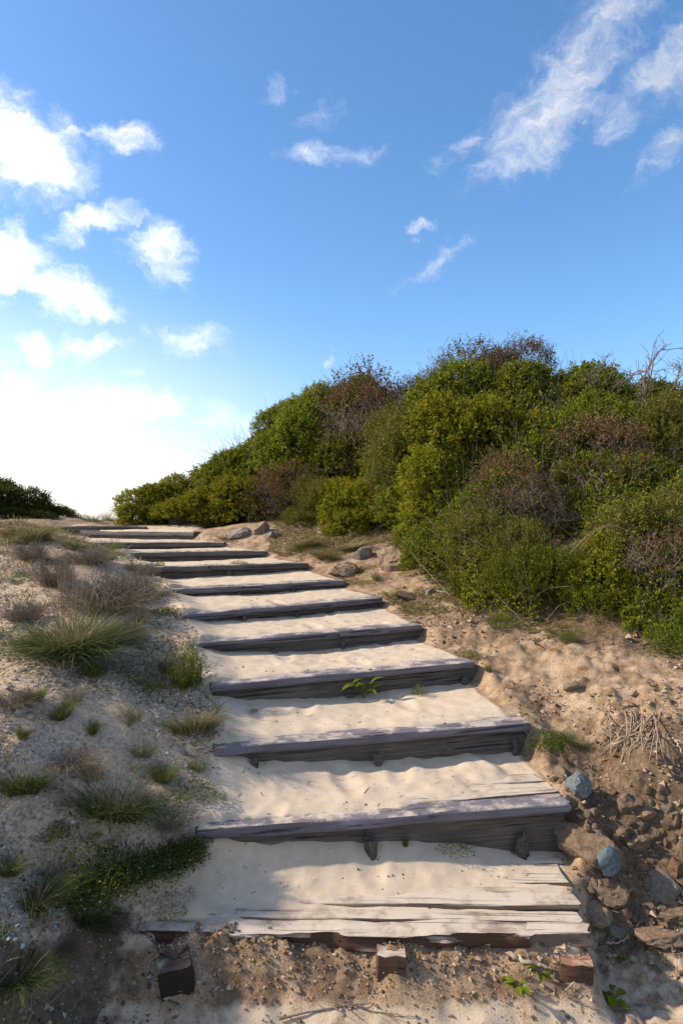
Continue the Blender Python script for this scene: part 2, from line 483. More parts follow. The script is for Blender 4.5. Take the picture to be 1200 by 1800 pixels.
def base_dist(x, y):
    """distance behind the foot of the scrub (positive under the scrub)"""
    best = np.full(x.shape, 1e9); sign = np.ones(x.shape)
    for (ax, ay), (bx, by) in zip(BASE[:-1], BASE[1:]):
        dx, dy = bx - ax, by - ay; L2 = dx * dx + dy * dy
        t = np.clip(((x - ax) * dx + (y - ay) * dy) / L2, 0, 1)
        qx = x - (ax + t * dx); qy = y - (ay + t * dy)
        d = np.hypot(qx, qy); s = np.where(dx * (y - ay) - dy * (x - ax) < 0, 1.0, -1.0)
        m = d < best - 1e-9
        sign = np.where(m, s, sign); best = np.where(m, d, best)
    return best * sign


def lateral(x, y):
    xl = np.interp(y, YL, XLs); xr = np.interp(y, YR, XRX)
    return xl, xr


FEET = [(-.30, 2.82, 1.4), (.12, 2.86, 1.7), (-.38, 3.22, 1.8), (.28, 3.30, 1.5), (.02, 3.18, 1.9), (-.2, 3.72, 1.6), (.35, 3.85, 1.8), (-.45, 3.6, 1.9), (.1, 4.2, 1.9), (-.35, 4.25, 1.7), (-.2, 4.72, 1.9), (.3, 4.75, 1.6), (-.5, 5.2, 2.0), (-.1, 5.3, 1.8), (-.35, 2.28, 1.2), (.2, 2.2, 1.9)]


def terrain(x, y, zones=False):
    x = np.asarray(x, float); y = np.asarray(y, float)
    xl, xr = lateral(x, y)
    s = xl - x; t = x - xr
    W = np.maximum(xr - xl, .2)
    u = np.clip((x - xl) / W, 0, 1)
    nA = fbm(x, y, .55, 4, 3); nB = fbm(x, y, .14, 4, 9); nC = fbm(x, y, 2.2, 3, 21); nD = fbm(x, y, .07, 3, 15)
    # --- corridor of treads
    zc = np.zeros_like(x)
    d = []
    for i in range(NS):
        e = (SR[i] - SL[i]).normalized()
        d.append(-(x - SL[i].x) * e.y + (y - SL[i].y) * e.x)
    k = np.zeros(x.shape, int)
    for i in range(NS): k = np.where(d[i] >= JUMP[i], i + 1, k)
    # in front of the first step: crumbling dirt under the front beam, running out into flat sand
    a = -(d[0] - JUMP[0])
    # narrow dirt apron
    lump = np.clip(fbm(x, y, .09, 4, 77) * .9, -.3, .6)
    z0 = (SZ[0] - .055) * (1 - sm((a - .01) / (.27 + .12 * nA))) * (1 + .35 * lump * sm(a / .05))
    zc = np.where(k == 0, z0, zc)
    for i in range(NS):
        f = d[i] - JUMP[i]
        if i + 1 < NS:
            g = np.maximum(f - (d[i + 1] - JUMP[i + 1]), .05)
            v = np.clip(f / g, 0, 1)
            rl, rm, rr = SRISE[i + 1]
            rise = np.where(u < .5, rl + (rm - rl) * u * 2, rm + (rr - rm) * (u * 2 - 1))
            back = SZ[i + 1] - rise
            frt = SZ[i]
        else:
            v = np.clip(f / 1.2, 0, 1); frt = SZ[i]; back = EYE - .03
        zz = frt + (back - frt) * v ** (1.5 if i < 2 else 1.15)
        cover = -.022 + .028 * sm((d[i] - .02 + .10 * nA) / .11)
        if i == 0: cover = cover - .024 * sm((u - .0 + 1.0 * nA) / .3) * (1 - sm((v - .62) / .3) * (1 - sm((u - .66) / .2))) - .003
        elif i == 1: cover = cover - .024 * sm((u - .60 + .6 * nA) / .2)
        elif i in (2, 3): cover = cover - .016 * sm((u - .80 + .5 * nA) / .15) * (1 - sm((d[i] - .16) / .08))
        zz = zz + cover + (.006 * nB + .006 * nA + .005 * nD) * (1 - .6 * sm((.14 - d[i]) / .1))
        # drift against the left end
        zz = zz + .035 * sm((.22 - u * W) / .22)
        zc = np.where(k == i + 1, zz, zc)
    for fx_, fy_, fa_ in FEET:      # old footprints in the loose sand
        ca_, sa_ = math.cos(fa_), math.sin(fa_)
        p_ = ((x - fx_) * ca_ + (y - fy_) * sa_) / .125; q_ = (-(x - fx_) * sa_ + (y - fy_) * ca_) / .05
        e_ = p_ * p_ + q_ * q_
        zc = zc + np.where(e_ < 6, -.009 * np.exp(-e_ * 1.1) + .004 * np.exp(-(np.sqrt(e_) - 1.35) ** 2 * 5), 0)
    # --- left bank
    zl_r = np.interp(y, YL, ZS - .01); zr_r = np.interp(y, YR, ZS - .01)
    zl_r = np.where(y < YL[0], SZ[0] + .02, zl_r)
    bo = EYE + np.interp(y, [-4, 1, 2, 3, 4, 5.5, 7, 8.3, 9.5, 13, 20, 60], [-1.25, -1.12, -.98, -.80, -.62, -.38, -.13, -.03, .0, -.1, -1.0, -2.6])
    ZLb = zl_r + (bo - zl_r) * sm(s / .95) + .16 * sm((s - .9) / 2.5) * sm((6 - y) / 3) + .05 * nA * sm(s / .3) + .022 * nB + .10 * nC * sm(s / 1.0)
    lx = np.interp(y, [-4, 1.0, 1.6, 2.1, 2.46], [-1.6, -1.05, -.93, -.80, -.70])
    lx = np.where(y > 2.46, xl + .06, lx)
    wl = sm((lx - x + .10 * nA + .06 * nB) / np.where(y > 2.46, .16, .26))
    # --- right bank
    ye = np.maximum(y, 3.25)
    zrb = np.interp(ye, YR, ZS - .01) + .10 * sm(t / .8) + .10 * sm((t - .6) / 1.2)
    yf = np.interp(x, [.6, 1.0, 1.5, 2.2, 4], [2.55, 2.58, 2.62, 2.65, 2.4]) + .22 * nA
    wr = sm((y - yf) / (.62 + .2 * nC))
    gul = .13 * np.exp(-((t - .22) / .2) ** 2) * np.exp(-((y - 3.3) / .5) ** 2)
    ZRb = wr * zrb - gul + (.05 * nA + .028 * nB) * (.25 + .75 * wr) * (1 - .55 * sm((y - 4.2) / 1.5)) + .07 * nC * wr
    ZRb = ZRb + .05 * np.abs(fbm(x, y, .11, 4, 51)) * wr * np.clip(1.8 - t, 0, 1) * sm((5.2 - y) / .8) + .03 * fbm(x, y, .035, 2, 52) * sm((4.0 - y) / .6)
    wrr = sm((t + .03 + .05 * nA) / .10)
    base = .012 * nA + .006 * nB + .02 * nC
    zc = np.where(k == 0, np.maximum(zc, 0) + base, zc)
    z = zc + (ZRb - zc) * wrr
    z = z * (1 - wl) + ZLb * wl
    sc_ = np.exp(-((lx - x) / .35) ** 2) * sm((2.7 - y) / .3)
    z = z + sc_ * (.07 * nB + .10 * nA + .03 * fbm(x, y, .05, 2, 33))
    # --- hill under the scrub
    bd = base_dist(x, y)
    hill = .42 * np.maximum(bd - .15, 0); hill = 1.25 * (1 - np.exp(-hill / 1.25))
    z = z + np.where(bd > 0, hill, 0)
    # far land falls away beyond the crest
    far = sm((y - 13) / 25)
    z = z * (1 - far) + far * (-1.2 + .4 * nC)
    rr = np.hypot(x, y)
    z = np.where(rr > 60, z * .0 - 1.5, z)
    if not zones: return z
    soil = np.clip(sm((t + .10 + .06 * nA) / .10), 0, 1) * (1 - wl)
    soil = np.where(y < 2.8, soil * (.55 + .45 * wr), soil)
    apron = np.where(k == 0, sm((z - .03) / .06), 0) * (1 - wl)
    soil = np.maximum(soil, apron * .8)
    soil = soil * (1 - .25 * sm((y - 6.2) / 1.5))
    soil = np.where(k == 0, np.maximum(soil, .40 * (1 - wl)), soil)
    litter = wl
    soil = np.maximum(soil, wl * .8 * sm((y - 5.0 + 1.6 * nA) / 2.2) * sm((s - .25) / .6))
    soil = np.maximum(soil, .7 * sm((y - 8.6) / .7))
    scarp = wl * (1 - wl) * 4 * sm((2.5 - y) / .1) + wl * sm((2.35 - y + .25 * nA) / .5) * .9
    humus = np.clip(np.maximum(sm((bd + .25 + .5 * nA) / .5), scarp), 0, 1)
    gl = np.exp(-((t - .25) / .62) ** 2) * np.exp(-((y - 3.05) / .5) ** 2) * wrr
    humus = np.maximum(humus, .95 * np.clip(gl, 0, 1))
    return z, np.stack([soil, litter, humus, np.ones_like(x)], -1)


def tz(x, y): return float(terrain(np.array([x]), np.array([y]))[0])


_gy = None


def on_ground(px, py):
    """first hit of a pixel's ray with the terrain"""
    r = ray(px, py)
    ys = np.concatenate([np.arange(1.2, 12, .01), np.arange(12, 40, .1)])
    tt = ys / r.y
    X = r.x * tt; Z = EYE + r.z * tt
    hit = np.nonzero(Z <= terrain(X, ys))[0]
    i = hit[0] if len(hit) else len(ys) - 1
    return Vector((X[i], ys[i], terrain(X[i:i + 1], ys[i:i + 1])[0]))


# ------------------------------------------------------------------ ground mesh
def geo_seq(a, b, s0, g):
    out = [a]; s = s0
    while abs(out[-1] - a) < abs(b - a): out.append(out[-1] + (s if b > a else -s)); s *= g
    return out


xs = np.array(sorted(set(geo_seq(-1.5, -500, .017, 1.055)[1:] + list(np.arange(-1.5, 2.101, .0145)) + geo_seq(2.1, 500, .016, 1.055)[1:])))
ys = np.array(sorted(set(geo_seq(1.3, -60, .02, 1.2)[1:] + list(np.arange(1.3, 4.2, .0135)) + list(np.arange(4.2, 6.4, .019)) + list(np.arange(6.4, 9.0, .027)) + geo_seq(9.0, 1500, .03, 1.09))))
GX, GY = np.meshgrid(xs, ys)
GZ, ZON = terrain(GX.ravel(), GY.ravel(), True)
print('terrain grid', len(xs), len(ys), len(xs) * len(ys))
nx, ny = len(xs), len(ys)
I = np.arange(nx * ny).reshape(ny, nx)
GF = np.stack([I[:-1, :-1], I[:-1, 1:], I[1:, 1:], I[1:, :-1]], -1).reshape(-1, 4)


def ground_material():
    m, nt, b = new_mat('dune_ground'); t = NT(nt)
    co = t.node('ShaderNodeTexCoord').outputs['Object']
    at = t.node('ShaderNodeAttribute', attribute_name='zone'); sp = t.node('ShaderNodeSeparateColor'); t.l.new(at.outputs['Color'], sp.inputs[0])
    big = t.noise(co, 1.7, 4, .6); mid = t.noise(co, 14, 6, .65); fine = t.noise(co, 110, 4, .7); vf = t.noise(co, 330, 2, .6)
    sand = t.ramp(mid, [(.3, (.47, .37, .265)), (.55, (.57, .46, .34)), (.8, (.64, .525, .40))])
    sand = t.mix(t.mapr(big, .45, .7, 0, .35), sand, (.40, .33, .255))
    sand = t.mix(t.mapr(vf, .3, .7, .0, .34), sand, (.31, .24, .17))
    sand = t.mix(t.mapr(fine, .52, .75, 0, .4), sand, (.36, .275, .195))
    # small dark crumbs of bark and seed husks
    vo = t.node('ShaderNodeTexVoronoi'); vo.inputs['Scale'].default_value = 42; t.l.new(co, vo.inputs['Vector'])
    spk = t.math('MULTIPLY', t.mapr(vo.outputs['Distance'], .10, .06), t.mapr(t.noise(co, 9, 3, .6), .55, .62))
    sand = t.mix(t.math('MULTIPLY', spk, .8), sand, (.08, .055, .04))
    soil = t.ramp(t.noise(co, 9, 8, .7), [(.30, (.11, .062, .034)), (.48, (.29, .20, .125)), (.68, (.43, .32, .215)), (.85, (.50, .40, .29))])
    soil = t.mix(t.mapr(fine, .47, .68, 0, .7), soil, (.10, .06, .038))
    soil = t.mix(t.mapr(t.noise(co, 4.2, 6, .72), .50, .62, 0, .75), soil, (.13, .078, .045))
    lit = t.ramp(t.noise(co, 60, 6, .75), [(.36, (.10, .068, .047)), (.48, (.40, .305, .215)), (.62, (.56, .44, .325)), (.8, (.68, .575, .465))])
    lit = t.mix(t.mapr(big, .42, .62, 0, .45), lit, (.47, .35, .24))
    lit = t.mix(t.mapr(t.noise(co, 3.1, 5, .7), .52, .66, 0, .6), lit, (.20, .145, .10))
    lit = t.mix(t.mapr(fine, .55, .75, 0, .5), lit, (.13, .10, .08))
    hum = t.ramp(t.noise(co, 40, 6, .7), [(.35, (.045, .03, .018)), (.55, (.115, .078, .048)), (.75, (.24, .175, .12))])
    jit = t.math('MULTIPLY', t.math('SUBTRACT', mid, .5), 1.3)

    def w(sock): return t.mapr(t.math('ADD', sock, jit), .25, .75)
    c = t.mix(w(sp.outputs[1]), sand, lit)
    c = t.mix(w(sp.outputs[0]), c, soil)
    c = t.mix(t.math('MULTIPLY', w(sp.outputs[2]), .85), c, hum)
    t.l.new(c, b.inputs['Base Color']); b.inputs['Roughness'].default_value = .95; b.inputs['Specular IOR Level'].default_value = .1
    rough = t.math('ADD', t.math('MULTIPLY', mid, .5), t.math('ADD', t.math('MULTIPLY', fine, .35), t.math('MULTIPLY', vf, .12)))
    amp = t.math('ADD', .22, t.math('MULTIPLY', t.math('MAXIMUM', sp.outputs[0], sp.outputs[1]), .9), clamp=True)
    h = t.math('MULTIPLY', rough, amp)
    t.bump(h, .8, .016, b)
    return m


gm = mesh_np('sandy_ground', np.stack([GX.ravel(), GY.ravel(), GZ], -1), GF, ground_material(), True)
ca = gm.color_attributes.new('zone', 'FLOAT_COLOR', 'POINT'); ca.data.foreach_set('color', ZON.astype(np.float32).ravel())
link('sandy_ground', gm, kind='structure')

# ------------------------------------------------------------------ boards


def board_mesh(name, L, D, T, mat, seed=0, rag=.004, bow=.0, endrag=.012, seg=26, bev=.008, fray=0.0):
    """a worn board: length L along X (from 0), depth D along +Y, top at z=0, thickness T downwards"""
    rng = np.random.default_rng(seed)
    b = min(bev, T * .3, D * .3)
    prof = np.array([(0, -T + b), (0, -T * .5), (0, -b), (b * .3, -b * .3), (b, 0), (D * .5, 0), (D - b, 0), (D, -b), (D, -T + b), (D - b, -T), (D * .5, -T), (b, -T)])
    n = len(prof); xsn = np.linspace(0, L, seg + 1)
    V = np.zeros((seg + 1, n, 3))
    V[:, :, 0] = xsn[:, None]; V[:, :, 1] = prof[:, 0]; V[:, :, 2] = prof[:, 1]
    o = seed * 7.7
    for j in range(n):
        fx = xsn + o
        jj = np.full_like(fx, prof[j, 0] * 9 + prof[j, 1] * 13)
        V[:, j, 1] += rag * 2 * fbm(fx, jj, .22, 3, seed)
        V[:, j, 2] += rag * 1.2 * fbm(fx, jj + 50, .3, 3, seed + 5)
    V[:, :, 2] += bow * np.sin(np.linspace(0, math.pi, seg + 1))[:, None]
    if fray > 0:   # the front arris rotted away here and there
        nf = np.clip(fbm(xsn + o, np.zeros_like(xsn), .18, 4, seed + 11) + .1, 0, .6)
        V[:, 0:4, 1] += (nf * fray)[:, None]
        V[:, 2:5, 2] -= (nf * fray * .25)[:, None]
    V[0, :, 0] += endrag * rng.normal(0, .5, n); V[-1, :, 0] += endrag * rng.normal(0, .5, n)
    F = []
    for i in range(seg):
        for j in range(n):
            j2 = (j + 1) % n
            F.append((i * n + j, i * n + j2, (i + 1) * n + j2, (i + 1) * n + j))
    me = bpy.data.meshes.new(name)
    faces = [tuple(reversed(f)) for f in F] + [tuple(range(n)), tuple(reversed(range(seg * n, seg * n + n)))]
    me.from_pydata(V.reshape(-1, 3).tolist(), [], faces); me.materials.append(mat)
    for p in me.polygons: p.use_smooth = len(p.vertices) == 4
    bm = bmesh.new(); bm.from_mesh(me); bmesh.ops.recalc_face_normals(bm, faces=bm.faces); bm.to_mesh(me); bm.free()
    me.set_sharp_from_angle(angle=RAD(50))
    return me


def post_mesh(name, w, d, h, mat, seed=0, sides=4, rough=.006, splinter=.0):
    """a stub post: top at z=0, going down h; square (4) or round"""
    rng = np.random.default_rng(seed)
    if sides == 4:
        base = []
        for a, b in (((-1, -1), (1, -1)), ((1, -1), (1, 1)), ((1, 1), (-1, 1)), ((-1, 1), (-1, -1))):
            for q in (.04, .35, .65, .96): base.append((a[0] + (b[0] - a[0]) * q, a[1] + (b[1] - a[1]) * q))
        base = np.array(base) * .5 * np.array([w, d])
    else:
        th = np.arange(sides) * 2 * math.pi / sides
        base = np.stack([np.cos(th) * w / 2, np.sin(th) * d / 2], -1) * (1 + rng.normal(0, .06, (sides, 1)))
    n = len(base); rows = 7
    V = []
    for r in range(rows):
        f = r / (rows - 1); zz = -h * f
        q = base * (1.0 if r else .95) + rng.normal(0, rough, (n, 2))
        zt = rng.normal(0, splinter, n) if r == 0 else rng.normal(0, splinter * .4, n)
        if r == rows - 1: zt = zt * 0
        V.append(np.column_stack([q, np.full(n, zz) + zt]))
    V = np.concatenate(V + [np.array([[0, 0, -splinter * .8]])])
    F = []
    for r in range(rows - 1):
        for j in range(n): F.append((r * n + j, (r + 1) * n + j, (r + 1) * n + (j + 1) % n, r * n + (j + 1) % n))
    c = len(V) - 1
    F += [(j, (j + 1) % n, c) for j in range(n)]
    me = bpy.data.meshes.new(name); me.from_pydata(V.tolist(), [], F); me.materials.append(mat)
    for p in me.polygons: p.use_smooth = True
    me.set_sharp_from_angle(angle=RAD(42))
    return me


ORD = ['lowest', 'second', 'third', 'fourth', 'fifth', 'sixth', 'seventh', 'eighth', 'ninth', 'tenth', 'eleventh', 'topmost']
SLAB = [
    'lowest wooden step, bleached planks over a red-brown rotten front beam',
    'second step from the bottom, broad sandy tread with bare plank ends at the right',
    'third step from the bottom, purple-grey edge board over a dark scarred riser',
    'fourth step from the bottom, leafy weed growing against its riser',
    'fifth step from the bottom, edge board split above a middle peg',
    'sixth step from the bottom, edge board with two black pegs below it',
    'seventh step from the bottom, thin riser almost buried in sand',
    'eighth step from the bottom, edge board over a hollow crumbling riser',
    'ninth step from the bottom, short dark weathered beam below the plateau',
    'tenth step from the bottom, grey beam half hidden by grass at the left',
    'eleventh step from the bottom, near-black beam just below the crest',
    'topmost step, low weathered grey board lying at the crest',
]
PEGS = {1: [(652, 1486, .075, 11), (918, 1476, .062, 9)], 2: [(664, 1330, .055, 6), (905, 1304, .05, 6), (448, 1340, .05, 7)], 3: [(616, 1224, .05, 6), (816, 1198, .05, 6)],
        4: [(482, 1146, .055, 7), (602, 1136, .05, 6)], 5: [(428, 1089, .055, 6), (522, 1082, .05, 6)], 6: [(422, 1047, .06, 6), (515, 1040, .055, 6)], 7: [(402, 1010, .06, 6)]}
for i in range(NS):
    e = (SR[i] - SL[i]); e.z = 0; W = e.length; e.normalize(); nrm = Vector((-e.y, e.x, 0)); rz = math.atan2(e.y, e.x)
    root = thing('timber_step', SLAB[i], 'step', SL[i], rz, 'timber steps up the dune')
    th = STH[i]
    mat = M['nosing'] if i < 7 else M['nosing_dark']
    if i == 0:
        # front beam (rotten face), broken off short of the right end
        beam = link('front_beam', board_mesh('front_beam', W * .885, .085, .075, M['plank_rotten'], 3, .012, -.006, .05, 90, .012, .05), root, (-.02, -.012, -.003))
        tail = link('splintered_plank', board_mesh('splintered_plank', W * .125, .10, .055, M['plank'], 8, .006, 0, .03, 16, .01, .02), root, (W * .872, .002, -.006))
        for j, (y0, dd, x0, x1, th_) in enumerate([(.078, .075, -.05, W - .005, .05), (.160, .150, .05, W + .01, .05), (.317, .170, .06, W + .035, .05), (.495, .085, .1, W + .055, .045)]):
            link('plank', board_mesh('plank', x1 - x0, dd - .012, th_, M['plank'], 20 + j, .004, .002 * j, .014, 40, .008), root, (x0, y0, .001 + .003 * (j % 2)), (RAD(.5 * (-1) ** j), 0, RAD(.5 * (j % 3 - 1))))
        continue
    if i == 1:
        link('edge_board', board_mesh('edge_board', W, .115, th, M['nosing'], 31, .004, -.004, .012, 46, .009, .012), root)
        for j, (y0, dd) in enumerate([(.122, .13), (.262, .14), (.412, .15)]):
            link('plank', board_mesh('plank', W * .55, dd - .006, .04, M['plank'], 40 + j, .004, 0, .014, 30, .008), root, (W * .45 - .01 * j, y0, .002 - .002 * (j % 2)), (0, 0, RAD(.4 * (j - 1))))
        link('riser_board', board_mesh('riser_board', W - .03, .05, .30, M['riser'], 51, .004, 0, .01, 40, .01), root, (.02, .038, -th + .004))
    elif i == NS - 1:
        link('edge_board', board_mesh('edge_board', W + .3, .16, .07, M['riser'], 61, .006, .008, .03, 20, .012), root, (-.1, 0, .012))
    else:
        split = {4: .60, 7: .36, 2: None, 6: .5}.get(i)
        rng = random.Random(i)
        if split:
            link('edge_board', board_mesh('edge_board', W * split - .004, .15, th, mat, 60 + i, .003, 0, .008, 26, .008, .006), root, (0, 0, 0))
            link('edge_board', board_mesh('edge_board', W * (1 - split), .15, th, mat, 80 + i, .003, 0, .008, 26, .008, .006), root, (W * split, 0, .004), (0, 0, RAD(.3)))
        else:
            link('edge_board', board_mesh('edge_board', W, .15, th, mat, 60 + i, .003, 0, .008, 40, .008, .006), root)
        ext = {2: .06, 3: .08, 4: .09, 5: .08, 6: .03, 7: .02, 10: .22}.get(i, 0)
        hr = .24
        r0 = {10: .03}.get(i, .02)
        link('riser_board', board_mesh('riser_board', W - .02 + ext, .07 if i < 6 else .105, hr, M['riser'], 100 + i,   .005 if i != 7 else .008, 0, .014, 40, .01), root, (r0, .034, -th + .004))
    inv = Matrix.Rotation(-rz, 3, 'Z')
    for (px, py, w, s) in PEGS.get(i, []):
        # a stub driven into the sand against the riser: solve along the riser's front line
        r = ray(px, py); q = SL[i] + nrm * (.004)
        # intersect the view ray's vertical plane with the riser line
        den = r.x * e.y - r.y * e.x
        tt = (q.x * e.y - q.y * e.x) / den
        p = Vector((r.x * tt, r.y * tt, EYE + r.z * tt))
        loc = inv @ (p - SL[i])
        hgt = w * .75 / 2
        link('peg', post_mesh('peg', w * .78, w * .7, .3, M['peg'], int(px), 7 if s > 6 else 6, .005, .012), root, (loc.x, loc.y, loc.z + hgt), (RAD(-4), 0, RAD(px % 40)))

# three sawn-off posts in front of the lowest step
pl = at_y(324, 1652, SL[0].y - .03)
for nm, mt, px, py, w, h, seed, spl, rot, lab in [
        ('wooden_post', 'post_rot', 318, 1656, .112, .34, 5, .006, (RAD(6), RAD(-7), RAD(14)), 'black rotten post stub with a splintered top at the left of the lowest step'),
        ('wooden_post', 'post_sand', 685, 1656, .106, .36, 6, .004, (0, 0, RAD(-2)), 'square post stub with a sandy pink top under the middle of the lowest step'),
        ('wooden_post', 'post_red', 1002, 1668, .112, .12, 7, .004, (RAD(2), RAD(3), RAD(-6)), 'square post stub with an orange-red top under the right end of the lowest step')]:
    p = at_y(px, py, SL[0].y + .0)
    o = link(nm, post_mesh(nm, w, w * .95, h, M[mt], seed, 4, .003, spl), None, (p.x, p.y - (.045 if mt != 'post_rot' else .10), p.z + .004), rot, None, None, lab, 'post', 'post stubs under the lowest step')
    if mt == 'post_red':
        link('stake', post_mesh('stake', .05, .045, .34, M['peg'], 44, 8, .003, .004), o, (-.025, -.01, -.105))

# ------------------------------------------------------------------ rocks
def rock_mesh(name, seed, mat, sub=3, flat=.7, planes=9, lump=.12):
    rng = np.random.default_rng(seed)
    bm = bmesh.new(); bmesh.ops.create_icosphere(bm, subdivisions=sub, radius=1)
    V = np.array([v.co[:] for v in bm.verts])
    for _ in range(planes):
        n = norm(rng.normal(0, 1, 3)); d = rng.uniform(.55, .85)
        V = V - np.maximum(V @ n - d, 0)[:, None] * n * .92
    for s, a in ((1.3, lump), (3.2, lump * .6), (8, lump * .35), (17, lump * .18)):
        V = V * (1 + a * (fbm(V[:, 0] * s + V[:, 2] * s * .7, V[:, 1] * s - V[:, 2] * s * .6, 1, 2, seed))[:, None])
    V[:, 2] *= flat
    for v, c in zip(bm.verts, V): v.co = c
    me = bpy.data.meshes.new(name); bm.to_mesh(me); bm.free(); me.materials.append(mat)
    for p in me.polygons: p.use_smooth = True
    me.set_sharp_from_angle(angle=RAD(28))
    return me


# px, py of the middle, half width px, aspect y, flatness, material, label, rotation
ROCKS = [
    (1066, 1530, 24, .8, 1.15, 'rock_blue', 'smooth blue-grey stone stuck in the dirt right of the lowest step', 3),
    (1016, 1385, 25, .8, .9, 'rock_blue2', 'rough blue-grey stone beside the right end of the second step', 9),
    (1008, 1210, 24, .7, .45, 'rock_tan', 'flat pale stone on the sandy slope below the scrub', 2),
    (460, 931, 20, .8, .85, 'rock_tan', 'blocky tan boulder at the top of the steps before the scrub', 5),
    (604, 1003, 40, .8, .42, 'rock_tan', 'tilted flat tan slab right of the seventh step', 6),
    (688, 990, 40, .9, .75, 'rock_tan', 'broad earthy tan boulder under the edge of the scrub', 7),
    (640, 975, 20, .9, .9, 'rock_grey', 'small grey boulder between slab and scrub', 12),
    (418, 940, 22, .8, .5, 'rock_grey', 'low grey rock left of the blocky tan boulder', 13),
    (320, 917, 32, .9, .35, 'rock_grey', 'long grey rock lying at the crest beside the topmost step', 14),
    (480, 940, 14, .9, .8, 'rock_grey', 'small dark rock right of the blocky tan boulder', 15),
    (1042, 1486, 46, 1.5, .7, 'rock_brown', 'large rough brown rock between lowest and second step', 21),
    (1085, 1465, 22, .8, 1.0, 'rock_brown', 'narrow upright brown rock behind the smooth blue-grey stone', 22),
    (1062, 1585, 40, 1.0, .62, 'rock_brown', 'rounded brown rock below the smooth blue-grey stone', 23),
    (1052, 1610, 34, 1.0, .6, 'rock_tan', 'smooth tan rock wedged against the planks of the lowest step', 24),
    (1168, 1565, 32, .9, .9, 'rock_grey', 'round grey-brown rock at the foot of the sandy scarp', 25),
    (1190, 1530, 22, .8, .8, 'rock_red', 'rust-red rock at the right edge above the round grey-brown rock', 26),
    (1190, 1620, 40, 1.0, .45, 'rock_brown', 'low wide brown rock at the right edge of the sand', 27),
    (1165, 1655, 42, .8, .35, 'rock_brown', 'flat brown rock half buried in the sand at far right', 28),
    (1098, 1608, 15, .9, .9, 'rock_brown', 'small round brown rock at the foot of the gully', 29),
    (1120, 1490, 24, .9, .8, 'rock_brown', 'brown rock in the middle of the stony gully', 30),
    (1150, 1470, 20, .8, .8, 'rock_tan', 'pale brown rock near the scarp in the stony gully', 31),
    (1100, 1420, 22, .9, .8, 'rock_brown', 'dark brown rock high in the stony gully', 32),
    (1135, 1435, 18, .9, .8, 'rock_tan', 'tan rock just below the hanging roots', 33),
    (985, 1435, 16, .9, .7, 'rock_brown', 'brown stone under the right end of the second step', 34),
    (757, 1041, 10, .9, .9, 'rock_grey', 'small black-grey stone on the slope right of the sixth step', 35),
    (712, 1050, 24, .9, .4, 'rock_brown', 'flat brown crust of earth right of the sixth step', 36),
    (1080, 1640, 18, .9, .5, 'rock_grey', 'flat grey stone where the gully meets the sand', 37),
    (1130, 1530, 18, .9, .8, 'rock_red', 'reddish brown stone left of the round grey-brown rock', 38),
]
for i, (px, py, hw, ay, fl, mt, lab, seed) in enumerate(ROCKS):
    p = on_ground(px, py + hw * fl * .35); r = hw * p.y / FPX
    sub = 4 if hw > 20 else 3
    link('rock', rock_mesh('rock', seed * 13 + 5, M[mt], sub, 1.0, 9 if mt != 'rock_blue' else 6, .30 if mt != 'rock_blue' else .08),
         None, (p.x, p.y + (r * ay * .4 if mt != 'rock_blue' else -.02), p.z + r * fl * (.3 if mt != 'rock_blue' else .62) + (.035 if mt == 'rock_blue' else 0)), (RAD(seed * 37 % 30 - 15), RAD(seed * 53 % 30 - 15), RAD(seed * 71 % 360) if ay > .75 else RAD(20)), (r, r * ay, r * fl), None, lab, 'rock', 'rocks on the dune')

# small stones of the gully: alike, counted one by one
NEAR = [(1066, 1530, 'the smooth blue-grey stone'), (1016, 1385, 'the rough blue-grey stone'), (1042, 1486, 'the large rough brown rock'), (1062, 1585, 'the planks of the lowest step'), (1168, 1565, 'the round grey-brown rock'),
        (1190, 1530, 'the rust-red rock at the right edge'), (1190, 1620, 'the low wide rock at the right edge'), (1165, 1655, 'the flat half-buried rock'), (1100, 1420, 'the dark rock high in the gully'), (1135, 1435, 'the tan rock below the hanging roots'),
        (1150, 1470, 'the pale rock near the scarp'), (1120, 1490, 'the brown rock in mid gully'), (1130, 1530, 'the reddish brown stone'), (1098, 1608, 'the foot of the gully'), (1080, 1640, 'the flat grey stone on the sand'), (1190, 1430, 'the orange face of the scarp'), (985, 1420, 'the right end of the second step')]
NAMED = {}


def small_stone_label(px, py, hw):
    x, y, nm = min(NEAR, key=lambda q: (q[0] - px) ** 2 + (q[1] - py) ** 2)
    side = ('left of' if px < x else 'right of') if abs(px - x) > abs(py - y) else ('above' if py < y else 'just below')
    size = 'tiny' if hw < 6 else ('small' if hw < 9.5 else 'fist-sized')
    return '%s brown stone %s %s' % (size, side, nm)


stone_meshes = [rock_mesh('small_stone', 300 + k, M[m_], 2, .8, 7, .15) for k, m_ in enumerate(['rock_brown', 'rock_brown', 'rock_brown', 'rock_grey', 'rock_brown', 'rock_brown'])]
rg = np.random.default_rng(5)
cnt = 0
for _ in range(900):
    if cnt >= 110: break
    px = rg.uniform(985, 1200); py = rg.uniform(1390, 1670)
    if px < 985 + (py - 1390) * .25: continue
    p = on_ground(px, py); r = rg.uniform(4, 13) ** 1.0 * p.y / FPX * (1 if rg.random() < .8 else 1.3)
    link('small_stone', stone_meshes[rg.integers(6)], None, (p.x, p.y, p.z + r * .05), tuple(rg.uniform(0, 6.28, 3)), (r, r * rg.uniform(.6, 1), r * rg.uniform(.5, .9)), None,
         small_stone_label(px, py, r * FPX / p.y), 'stone', 'small stones in the gully')
    cnt += 1

